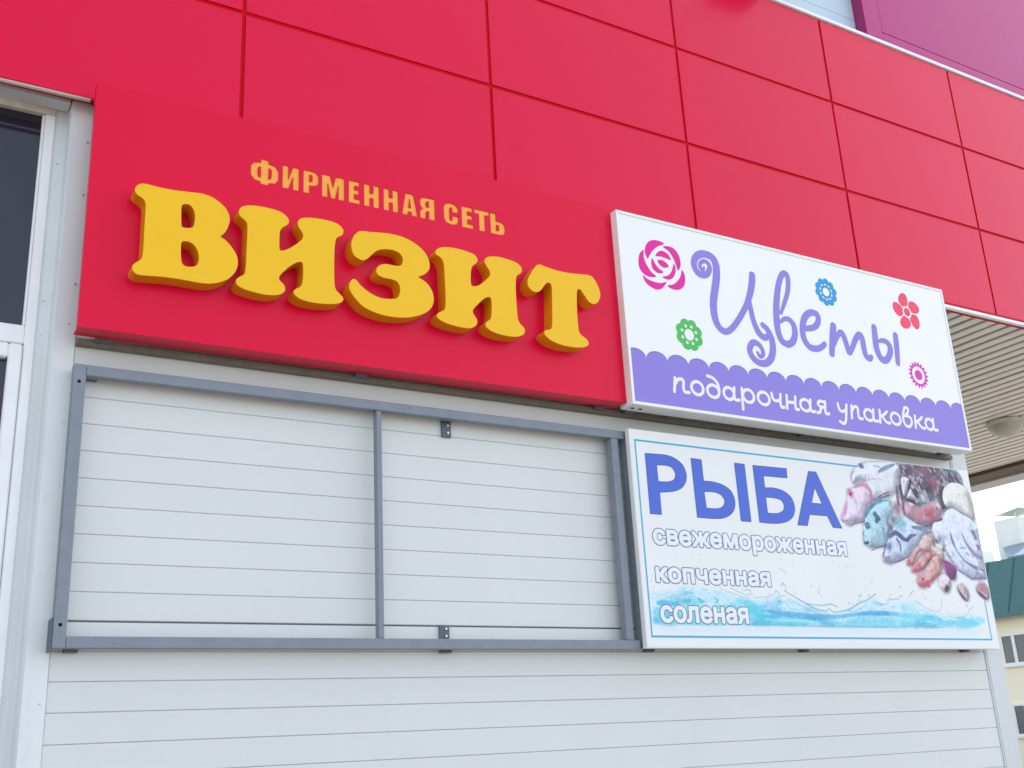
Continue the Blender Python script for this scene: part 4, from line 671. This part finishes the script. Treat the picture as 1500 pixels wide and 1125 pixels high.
for ch, (a, c) in zip('подарочнаяупаковка', PODX):
    st = [[(a+u*(c-a), 0.0905+v*xh, w_*xh) for u, v, w_ in s] for s in HW[ch]]
    X, Z = grid(a-.02, c+.02, 0.0905-.06, 0.0905+.135, 0.0022)
    decal('caption_letter', X, Z, stroke_sd(X, Z, st, n=4), yf-0.0006, M['pale'], F, FX, FZ)
# printed flowers
P = np.concatenate([np.array(l) for l in ROSE])
X, Z = grid(P[:, 0].min()-.02, P[:, 0].max()+.02, P[:, 1].min()-.02, P[:, 1].max()+.02, 0.0025)
sd_ = np.maximum.reduce([poly_sd(X, Z, [catmull(l, True, 3)]) for l in ROSE])
decal('printed_flower', X, Z, sd_, yf-0.0003, M['magentaprint'], F, FX, FZ)
def flower_grid(cx, cz, r):
    X, Z = grid(cx-FX-r, cx-FX+r, cz-FZ-r, cz-FZ+r, 0.0022)
    U, V = X-(cx-FX), Z-(cz-FZ)
    return X, Z, np.hypot(U, V), np.arctan2(V, U), U, V
X, Z, r_, a_, U, V = flower_grid(3.397, 3.490, 0.11)
pet = np.maximum.reduce([0.030-np.hypot(U-0.055*math.cos(t), V-0.055*math.sin(t)) for t in [rad(22+45*k) for k in range(8)]]+[0.056-r_])
dots = np.minimum.reduce([np.hypot(U-0.047*math.cos(t), V-0.047*math.sin(t))-0.0085 for t in [rad(22+45*k) for k in range(8)]])
decal('printed_flower', X, Z, np.minimum(np.minimum(pet, dots), r_-0.030), yf-0.0003, M['green'], F, FX, FZ)
X, Z, r_, a_, U, V = flower_grid(4.407, 3.895, 0.11)
pet = np.maximum.reduce([0.022-np.hypot(U-0.061*math.cos(t), V-0.061*math.sin(t)) for t in [rad(10+36*k) for k in range(10)]]+[0.062-r_])
ring = np.abs(r_-0.044)-0.005+0.012*np.clip(np.cos(a_*10), 0, 1)
decal('printed_flower', X, Z, np.minimum(np.minimum(pet, ring), r_-0.025), yf-0.0003, M['blue'], F, FX, FZ)
X, Z, r_, a_, U, V = flower_grid(5.054, 3.884, 0.14)
pet = np.full(X.shape, -1.0)
for k in range(5):
    t = rad(98+72*k)
    u, v = U*math.cos(t)+V*math.sin(t), -U*math.sin(t)+V*math.cos(t)
    pet = np.maximum(pet, 0.046*(1-np.hypot((u-0.074)/0.044, (v-0.010*np.sin(u*30))/0.040)))
pet = np.minimum(pet, r_-0.036)
decal('printed_flower', X, Z, np.maximum(pet, 0.026-r_), yf-0.0003, M['coral'], F, FX, FZ)
X, Z, r_, a_, U, V = flower_grid(5.058, 3.502, 0.11)
ring = np.minimum(0.072+0.009*np.cos(a_*18)-r_, r_-0.052)
decal('printed_flower', X, Z, np.maximum(ring, 0.030-r_), yf-0.0003, M['pink'], F, FX, FZ)

# ------------------------------------------------------------------ empty grey steel sign frame
E = empty('empty_sign_frame', (1.8, -0.05, 2.0))
tag(E, 'empty grey steel sign frame bolted to the panel wall', 'frame')
y0, y1 = -0.070, -0.030
tr = box('rail', 0.6565, 3.046, y0, y1, 2.958, 2.998, M['steel'], E, 0.003, 2)
br = box('rail', 0.6565, 3.036, y0, y1, 2.001, 2.041, M['steel'], E, 0.003, 2)
lp = box('post', 0.613, 0.656, y0-0.0005, y1, 2.001, 2.9985, M['steel'], E, 0.003, 2)
box('mullion', 1.789, 1.811, y0+0.004, y1, 2.0415, 2.9575, M['steel'], E, 0.002)
box('post', 2.966, 3.005, y0+0.001, y1, 2.0415, 2.9575, M['steel'], E, 0.003, 2)
for (zz, xx) in ((2.932, 0.6335), (2.078, 0.6345)):
    MB().cyl((xx, y0-0.0012, zz), (xx, y0+0.002, zz), 0.0062, 14).build('bolt_hole', M['hole'], lp)
box('corner_plate', 0.606, 0.6125, y0+0.004, -0.004, 1.993, 2.10, M['steel2'], E)
for (xa, za, zb) in ((2.117, 2.893, 2.9575), (2.079, 2.0415, 2.099)):
    bk = MB()
    bk.box(xa, xa+0.043, -0.012, -0.0005, za, zb, 0.001)
    br_ = bk.build('bracket', M['steel2'], E)
    for f in (0.28, 0.78):
        zc = za+(zb-za)*f
        MB().cyl((xa+0.026, -0.0122, zc), (xa+0.026, -0.019, zc), 0.0065, 10, 0.0045).build('bolt', M['zinc'], br_)
for (xa, z0, z1) in ((2.117, 2.9585, 2.9975), (2.079, 1.992, 2.0405), (0.66, 1.992, 2.0405), (0.66, 2.9585, 2.9975)):
    box('bracket', xa, xa+0.043, -0.0298, -0.0005, z0, z1, M['steel2'], E)

# ------------------------------------------------------------------ white fish shop sign
KX, KZ, KW, KH, Y = 3.040, 2.003, 2.410, 0.998, -0.110
K = empty('fish_shop_sign', (4.2, -0.1, KZ))
tag(K, 'white panel sign with blue letters, printed seafood and a cyan water splash', 'sign')
box('sign_panel', KX, KX+KW, Y, -0.080, KZ, KZ+KH, M['alu'], K, 0.0015)
fb = MB()
fb.box(KX+0.008, KX+0.048, -0.0798, -0.030, KZ+0.004, KZ+KH-0.004)
fb.box(KX+KW-0.05, KX+KW-0.01, -0.0798, -0.030, KZ+0.004, KZ+KH-0.004)
fb.box(KX+0.0485, KX+KW-0.0505, -0.0798, -0.030, KZ+0.004, KZ+0.044)
fb.box(KX+0.0485, KX+KW-0.0505, -0.0798, -0.030, KZ+KH-0.044, KZ+KH-0.004)
fbo = fb.build('back_frame', M['steel'], K)
for xx in (3.10, 4.05, 5.25):
    box('mounting_bracket', xx, xx+0.043, -0.0298, -0.0005, KZ-0.008, KZ+0.03, M['steel2'], K)
    box('mounting_bracket', xx, xx+0.043, -0.0298, -0.0005, KZ+KH-0.06, KZ+KH-0.02, M['steel2'], K)
# --- the printed picture: a fine sheet with a colour for each point
h = 0.003
X, Z = grid(0.004, KW-0.004, 0.004, KH-0.004, h)
X = np.minimum(X, KW-0.003); Z = np.minimum(Z, KH-0.003)
base = np.array([231, 232, 231.0])
img = np.zeros(X.shape+(3,)) + base
img += ((vnoise(X, Z, 3, 1)-0.5)*6)[..., None]
def win(x0, x1, z0, z1):
    i0, i1 = max(int((x0-0.004)/h)-1, 0), min(int((x1-0.004)/h)+2, X.shape[1])
    j0, j1 = max(int((z0-0.004)/h)-1, 0), min(int((z1-0.004)/h)+2, X.shape[0])
    return slice(j0, max(j1, j0+1)), slice(i0, max(i1, i0+1))
def blend(sl, a, col):
    img[sl] = img[sl]*(1-a[..., None]) + np.asarray(col, float)*a[..., None]
def sstep(v, lo, hi):
    t = np.clip((v-lo)/(hi-lo), 0, 1)
    return t*t*(3-2*t)
N1, N2, N3 = vnoise(X, Z, 9, 2), vnoise(X, Z, 28, 3), vnoise(X+0.3*Z, Z*3, 12, 4)
# water
wt, wb = np.array(WTOP), np.array(WBOT)
zt = np.interp(X, wt[:, 0], wt[:, 1]); zb = np.interp(X, wb[:, 0], wb[:, 1])
a = sstep(zt-Z+0.02*(N2-0.5), -0.006, 0.035)*sstep(Z-zb+0.02*(N3-0.5), -0.010, 0.022)*sstep(X, 0.03, 0.06)*sstep(2.345-X, 0, 0.05)
dep = np.clip((zt-Z)/np.maximum(zt-zb, 0.02), 0, 1)
pale, cy, deep = np.array([204, 232, 241.]), np.array([128, 212, 228.]), np.array([84, 170, 212.])
mixc = sstep(dep+1.1*(N3-0.5), 0.25, 0.75)[..., None]
colr = pale*(1-mixc)+cy*mixc
dm = (sstep(N1+0.5*(N3-0.5), 0.55, 0.75)*dep)[..., None]*0.8
colr = colr*(1-dm)+deep*dm
img = img*(1-(a*0.9)[..., None])+colr*(a*0.9)[..., None]
sh = sstep(zb-Z, 0.0, 0.01)*sstep(Z-(zb-0.055), 0, 0.05)*sstep(X, 0.04, 0.1)*sstep(2.33-X, 0, 0.1)*0.55
img = img*(1-sh[..., None])+np.array([204, 228, 240.])*sh[..., None]
ln = (vnoise(X+0.3*Z, Z*3, 9, 14, 2)*6+dep*4+vnoise(X, Z*1.5, 6, 15, 2)*5) % 1.0                           # fine ripple lines
rip = np.exp(-((ln-0.5)/0.10)**2)*a
img = img*(1-(rip*0.34)[..., None])+np.array([84, 158, 196.])*(rip*0.34)[..., None]
rip = np.exp(-((ln-0.72)/0.08)**2)*a
img = img*(1-(rip*0.45)[..., None])+np.array([226, 240, 246.])*(rip*0.45)[..., None]
for col, al, s in WSTROKE:
    s = np.array(s); m_ = s[:, 2].max()+0.01
    sl = win(s[:, 0].min()-m_, s[:, 0].max()+m_, s[:, 1].min()-m_, s[:, 1].max()+m_)
    soft = 0.002+0.25*s[:, 2].max()/2
    d = stroke_sd(X[sl], Z[sl], [s], n=4)
    blend(sl, sstep(d, -soft*0.9, soft)*0.85*al*(0.7+0.6*(N2[sl]-0.3)).clip(0, 1), col)
for k in range(60):                                  # flying drops
    px = rng.uniform(0.1, 2.3); pz = np.interp(px, wt[:, 0], wt[:, 1])+rng.exponential(0.06)+0.005
    if pz > 0.55: continue
    r0 = rng.uniform(0.001, 0.0032)
    sl = win(px-.02, px+.02, pz-.02, pz+.02)
    d = np.hypot((X[sl]-px)*rng.uniform(.5, 1), Z[sl]-pz)
    blend(sl, sstep(r0+.002-np.abs(d-r0), 0, .003)*rng.uniform(.12, .35), (150, 176, 196))
# seafood: every outline gets the modelled light of the photographs in the print
N4, N5 = vnoise(X, Z, 60, 8, 3), vnoise(X*0.6+Z, Z*0.8-X, 26, 9, 4)
for kind, col, prm, noise, pts in ART:
    P = np.array(pts)
    if kind == 'p':
        sl = win(P[:, 0].min()-.04, P[:, 0].max()+.04, P[:, 1].min()-.04, P[:, 1].max()+.04)
        d = poly_sd(X[sl], Z[sl], [catmull(P, True, 4)])
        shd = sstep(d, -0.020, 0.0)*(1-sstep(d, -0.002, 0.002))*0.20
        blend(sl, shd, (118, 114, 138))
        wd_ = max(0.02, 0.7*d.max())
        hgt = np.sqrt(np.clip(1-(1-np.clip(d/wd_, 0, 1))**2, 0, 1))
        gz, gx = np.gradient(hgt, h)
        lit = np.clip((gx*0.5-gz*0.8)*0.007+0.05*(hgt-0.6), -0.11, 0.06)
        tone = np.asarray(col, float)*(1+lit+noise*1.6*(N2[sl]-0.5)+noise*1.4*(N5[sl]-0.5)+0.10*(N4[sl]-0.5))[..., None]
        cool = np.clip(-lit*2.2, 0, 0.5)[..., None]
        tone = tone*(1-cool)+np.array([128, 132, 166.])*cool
        al = sstep(d+0.004*(N4[sl]-0.5), -prm, prm)[..., None]
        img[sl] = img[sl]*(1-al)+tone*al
    elif kind == 's':
        m_ = P[:, 2].max()+0.012
        sl = win(P[:, 0].min()-m_, P[:, 0].max()+m_, P[:, 1].min()-m_, P[:, 1].max()+m_)
        soft = 0.0018+0.32*P[:, 2].max()/2
        d = stroke_sd(X[sl], Z[sl], [P], n=4)+0.006*(N4[sl]-0.5)
        blend(sl, sstep(d, -soft*0.7, soft)*prm*np.clip(0.8+0.9*(N5[sl]-0.45), 0, 1), col)
    else:
        for q in P:
            r0 = q[2]
            big = r0 > 0.022
            sl = win(q[0]-2.4*r0, q[0]+2.4*r0, q[1]-2.4*r0, q[1]+2.4*r0)
            d = np.hypot(X[sl]-q[0], Z[sl]-q[1])/r0
            if big: d = d*(1+0.9*(N5[sl]-0.5))+0.25*(N2[sl]-0.5)
            a_b = np.exp(-(d/0.85)**2*(1.1 if big else 1.0)) if big else sstep(1.2-d*(1+0.7*(N4[sl]-0.5)), 0.0, 0.62)
            blend(sl, a_b*prm, col)
# crushed ice and shell pieces glinting in the dark heap
hp = np.array(ART[0][4])
sl = win(hp[:, 0].min(), hp[:, 0].max(), hp[:, 1].min(), hp[:, 1].max())
dark = np.clip((170-img[sl].mean(-1))/40, 0, 1)
gl = vnoise(X[sl]*1.2+Z[sl]*0.5, Z[sl], 34, 21, 2)
blend(sl, sstep(gl, 0.60, 0.70)*dark*0.75, (212, 210, 220))
blend(sl, sstep(vnoise(X[sl], Z[sl], 24, 22, 3), 0.60, 0.72)*dark*0.5, (176, 128, 142))
# fine mottling of the photographs in the print
mask = sstep(np.abs(img-base).sum(-1), 20, 60)*(X > 1.35)*(Z > 0.25)
img = img*(1+(mask*((vnoise(X, Z, 110, 8, 2)-0.5)*0.10+(N5-0.5)*0.08))[..., None])
dev = sstep(np.abs(img-base).sum(-1), 14, 60)[..., None]
img = img*(1-dev)+(base+(img-base)*np.where((X > 1.35) & (Z > 0.25), 1.34, 1.1)[..., None])*dev
zone = (dev*((X > 1.35) & (Z > 0.25))[..., None])
lum = img.mean(-1, keepdims=True)
img = img*(1-zone)+(lum+(img-lum)*0.84)*np.array([0.94, 0.935, 0.935])*zone
img = np.clip(img, 0, 255)/255.0
linimg = np.where(img <= 0.04045, img/12.92, ((img+0.055)/1.055)**2.4)
nz, nx = X.shape
me = bpy.data.meshes.new('printed_picture')
co = np.stack([KX+X, np.full(X.shape, Y-0.0006), KZ+Z], -1).reshape(-1, 3).astype(np.float32)
ii = np.arange(nz*nx).reshape(nz, nx)
fc = np.stack([ii[:-1, :-1], ii[:-1, 1:], ii[1:, 1:], ii[1:, :-1]], -1).reshape(-1, 4)
me.vertices.add(len(co)); me.vertices.foreach_set('co', co.ravel())
me.loops.add(fc.size); me.loops.foreach_set('vertex_index', fc.ravel().astype(np.int32))
me.polygons.add(len(fc)); me.polygons.foreach_set('loop_start', np.arange(0, fc.size, 4, dtype=np.int32))
me.update(calc_edges=True); me.validate()
ca = me.color_attributes.new('print', 'FLOAT_COLOR', 'POINT')
rgba = np.ones((nz*nx, 4), np.float32); rgba[:, :3] = linimg.reshape(-1, 3)
ca.data.foreach_set('color', rgba.ravel())
pm = mat('printed_film', (230, 232, 236), rough=0.45, spec=0.25)
at = pm.node_tree.nodes.new('ShaderNodeAttribute'); at.attribute_name = 'print'
pm.node_tree.links.new(at.outputs['Color'], pm.node_tree.nodes['Principled BSDF'].inputs['Base Color'])
pic = link('printed_picture', me, pm, K)
pic['label'] = 'printed seafood heap and water splash'
yk = Y-0.0010
# thin printed border
X, Z = grid(0.02, KW-0.02, 0.035, 0.97, 0.004)
bdx0, bdx1, bdz0, bdz1 = 0.0275, 2.3565, 0.0455, 0.949
def bar(name, xa, xb, za, zb): box(name, KX+xa, KX+xb, yk-0.0002, yk+0.0003, KZ+za, KZ+zb, M['cyan'], K)
bar('border_line', bdx0, 1.502, bdz1-0.009, bdz1)
bar('border_line', bdx0, bdx0+0.008, bdz0+0.0095, bdz1-0.0095)
bar('border_line', bdx0, bdx1, bdz0, bdz0+0.009)
bar('border_line', bdx1-0.008, bdx1, bdz0+0.0095, 0.262)
# big blue letters with a thin dark contour
def smooth_poly(L):
    """round the shallow corners of a traced outline, keep the sharp ones"""
    L = np.array(L); n = len(L); out = []
    sharp = []
    for i in range(n):
        a, b, c = L[i-1], L[i], L[(i+1) % n]
        u, v = (b-a)/np.linalg.norm(b-a), (c-b)/np.linalg.norm(c-b)
        sharp.append(u@v < 0.55)
    for i in range(n):
        p0, p1, p2, p3 = L[i-1], L[i], L[(i+1) % n], L[(i+2) % n]
        s1, s2 = sharp[i], sharp[(i+1) % n]
        if s1 and s2: out.append(p1); continue
        if s1: p0 = 2*p1-p2
        if s2: p3 = 2*p2-p1
        for k in range(5):
            t = k/5
            out.append(0.5*((2*p1)+(p2-p0)*t+(2*p0-5*p1+4*p2-p3)*t*t+(3*p1-p0-3*p2+p3)*t**3))
    return np.array(out)
for lps in RYBA:
    LL = [smooth_poly(l) for l in lps]
    P = np.concatenate(LL)
    X, Z = grid(P[:, 0].min()-.01, P[:, 0].max()+.01, P[:, 1].min()-.01, P[:, 1].max()+.01, 0.0025)
    sd_ = poly_sd(X, Z, LL)
    lo = decal('letter', X, Z, sd_+0.0012, yk, M['olive'], K, KX, KZ)
    decal('letter_fill', X, Z, sd_-0.0018, yk-0.0004, M['royal'], lo, KX, KZ)
# three lines of white outlined words, set in the built-in typeface and fitted to width and height
def word_loops(txt):
    cu = bpy.data.curves.new('tmp', 'FONT')
    cu.body = txt
    cu.resolution_u = 3
    o = bpy.data.objects.new('tmp', cu)
    COL.objects.link(o)
    with bpy.context.temp_override(object=o, active_object=o, selected_objects=[o], selected_editable_objects=[o]):
        bpy.context.view_layer.objects.active = o
        o.select_set(True)
        bpy.ops.object.convert(target='CURVE')
    o = bpy.context.view_layer.objects.active
    res = []
    for s in o.data.splines:
        if s.type == 'BEZIER':
            n = len(s.bezier_points); L = []
            for i in range(n):
                a, c = s.bezier_points[i], s.bezier_points[(i+1) % n]
                for k in range(4):
                    t = k/4
                    L.append((a.co*(1-t)**3+3*a.handle_right*t*(1-t)**2+3*c.handle_left*t*t*(1-t)+c.co*t**3)[:2])
            res.append(np.array(L))
        else:
            res.append(np.array([p.co[:2] for p in s.points]))
    cur = o.data
    bpy.data.objects.remove(o)
    bpy.data.curves.remove(cur)
    return res
for txt, xa, xb, za, zb, extra in (('свежемороженная', 0.084, 1.331, 0.457, 0.535, None), ('копченная', 0.080, 0.779, 0.286, 0.361, None), ('соленая', 0.086, 0.612, 0.108, 0.190, None)):
    lp_ = word_loops(txt)
    P = np.concatenate(lp_)
    x_lo, x_hi = P[:, 0].min(), P[:, 0].max()
    z_hi = max(l[:, 1].max() for l in lp_)
    bw_ = 0.0070
    sx = (xb-xa-2*bw_)/(x_hi-x_lo); sz = (zb-za-2*bw_)/(z_hi-0.0)
    lp_ = [np.stack([xa+bw_+(l[:, 0]-x_lo)*sx, za+bw_+l[:, 1]*sz], -1) for l in lp_]
    P = np.concatenate(lp_)
    X, Z = grid(P[:, 0].min()-.015, P[:, 0].max()+.015, P[:, 1].min()-.015, P[:, 1].max()+.015, 0.0025)
    sd_ = poly_sd(X, Z, lp_)
    wo = decal('printed_word', X, Z, sd_+0.0092, yk-0.0001, M['slate'], K, KX, KZ)
    decal('word_fill', X, Z, sd_+0.0047, yk-0.0005, M['letterwhite'], wo, KX, KZ)

# ------------------------------------------------------------------ soffit lamp
LP = empty('ceiling_lamp', (8.47, 1.60, 4.10))
tag(LP, 'round cream bulkhead lamp on the slatted soffit', 'lamp')
MB().cyl((8.47, 1.60, 4.106), (8.47, 1.60, 4.070), 0.150, 40, 0.158).build('lamp_base', M['lampbase'], LP, False)
b = bmesh.new()
prev = None
NS = 72
for j in range(9):
    t = j/8*math.pi/2
    ring = []
    for k in range(NS):
        rr = 0.143*math.cos(t)*(1+0.012*(1 if k % 2 else -1)*math.cos(t))
        ring.append(b.verts.new((8.47+rr*math.cos(2*math.pi*k/NS), 1.60+rr*math.sin(2*math.pi*k/NS), 4.070-0.105*math.sin(t))) if j < 8 else None)
    if j == 8:
        tip = b.verts.new((8.47, 1.60, 3.965))
        for k in range(NS): b.faces.new((prev[k], prev[(k+1) % NS], tip))
    elif prev:
        for k in range(NS): b.faces.new((prev[k], prev[(k+1) % NS], ring[(k+1) % NS], ring[k]))
    if j < 8: prev = ring
bmesh.ops.recalc_face_normals(b, faces=b.faces[:])
MB().take(b).build('glass_dome', M['lampglass'], LP, True)

# ------------------------------------------------------------------ house behind
H = empty('house', (42, 24, 0))
tag(H, 'cream two storey house with green metal roof beyond the passage', 'house')
hw = box('wall', 40.0, 50.0, 8.0, 44.0, 0.0, 5.9, M['housewall'], H)
for zc in ((3.89, 5.10), (1.22, 2.44)):
    for i in range(-4, 7):
        ya, yb = 22.75+3.1*i, 24.64+3.1*i
        if ya < 8.3 or yb > 43.7: continue
        wm = MB()
        wm.box(39.93, 40.0-0.002, ya, ya+0.09, zc[0], zc[1])
        wm.box(39.93, 40.0-0.002, yb-0.09, yb, zc[0], zc[1])
        wm.box(39.93, 40.0-0.002, ya+0.091, yb-0.091, zc[0], zc[0]+0.09)
        wm.box(39.93, 40.0-0.002, ya+0.091, yb-0.091, zc[1]-0.09, zc[1])
        wm.box(39.93, 40.0-0.002, yb-0.66, yb-0.52, zc[0]+0.091, zc[1]-0.091)
        wo = wm.build('window', M['housewhite'], H)
        box('pane', 39.965, 39.997, ya+0.09, yb-0.66, zc[0]+0.09, zc[1]-0.09, M['houseglass'], wo)
        box('pane', 39.965, 39.997, yb-0.52, yb-0.09, zc[0]+0.09, zc[1]-0.09, M['houseglass'], wo)
        box('sill', 39.86, 39.998, ya-0.05, yb+0.05, zc[0]-0.07, zc[0]-0.002, M['housewhite'], wo)
b = bmesh.new()
def slab(b, pts, th):
    va = [b.verts.new(p) for p in pts]; vb = [b.verts.new((p[0], p[1], p[2]-th)) for p in pts]
    n = len(pts)
    b.faces.new(va); b.faces.new(vb[::-1])
    for i in range(n): b.faces.new((va[i], vb[i], vb[(i+1) % n], va[(i+1) % n]))
slab(b, [(39.5, 7.5, 5.86), (39.5, 44.5, 5.86), (40.55, 44.5, 8.08), (40.55, 7.5, 8.08)], 0.10)
slab(b, [(40.55, 7.5, 8.08), (40.55, 44.5, 8.08), (45.0, 44.5, 8.30), (45.0, 7.5, 8.30)], 0.10)
slab(b, [(45.0, 7.5, 8.30), (45.0, 44.5, 8.30), (50.6, 44.5, 5.86), (50.6, 7.5, 5.86)], 0.10)
bmesh.ops.recalc_face_normals(b, faces=b.faces[:])
roof = MB().take(b).build('roof', M['roofgreen'], H)
box('eaves_board', 39.42, 39.52, 7.5, 44.5, 5.70, 5.84, M['roofgreen'], roof)
for i in range(32):                                      # standing seams of the metal sheets
    yy = 7.98+1.21*i
    if yy > 44.3: break
    b = bmesh.new()
    slab(b, [(39.48, yy, 5.90), (39.48, yy+0.03, 5.90), (40.53, yy+0.03, 8.12), (40.53, yy, 8.12)], 0.05)
    bmesh.ops.recalc_face_normals(b, faces=b.faces[:])
    MB().take(b).build('seam', M['roofgreen'], roof)
def chimney(x, ya, yb, z0, z1):
    c = MB().box(x, x+1.0, ya, yb, z0, z1, 0.02).build('chimney', M['chimney'], roof)
    return c
chimney(43.2, 25.02, 26.22, 8.0, 10.2)
b = bmesh.new()
slab(b, [(43.0, 24.75, 10.55), (43.0, 25.7, 10.42), (44.4, 25.7, 10.42), (44.4, 24.75, 10.55)], 0.03)
slab(b, [(43.0, 25.7, 10.42), (43.0, 26.55, 10.6), (44.4, 26.55, 10.6), (44.4, 25.7, 10.42)], 0.03)
for yy in (25.15, 25.6, 26.1):
    slab(b, [(43.3, yy, 10.43), (43.3, yy+0.03, 10.43), (43.33, yy+0.03, 10.43), (43.33, yy, 10.43)], 0.3)
bmesh.ops.recalc_face_normals(b, faces=b.faces[:])
MB().take(b).build('chimney_cowl', M['chimney'], roof)
chimney(43.4, 27.3, 28.0, 8.1, 9.15)
b = bmesh.new()
slab(b, [(41.4, 20.0, 8.28), (41.4, 24.6, 8.28), (43.1, 25.9, 9.0), (43.1, 20.0, 9.25)], 0.08)
bmesh.ops.recalc_face_normals(b, faces=b.faces[:])
MB().take(b).build('roof_flashing', M['roofgrey'], roof)

# ------------------------------------------------------------------ floodlight on the capping, just above the picture's top edge
FL = empty('floodlight', (4.36, -0.06, 5.95))
tag(FL, 'small dark floodlight on a bracket at the top of the red cladding', 'floodlight')
MB().box(4.22, 4.50, -0.34, -0.16, 6.00, 6.14, 0.012, 2).build('lamp_housing', M['steel2'], FL)
box('lamp_glass', 4.24, 4.48, -0.33, -0.17, 5.993, 5.9995, M['lampglass'], FL)
MB().box(4.34, 4.38, -0.159, 0.02, 6.05, 6.07).box(4.34, 4.38, 0.0, 0.02, 5.9445, 6.0495).build('bracket_arm', M['steel2'], FL)
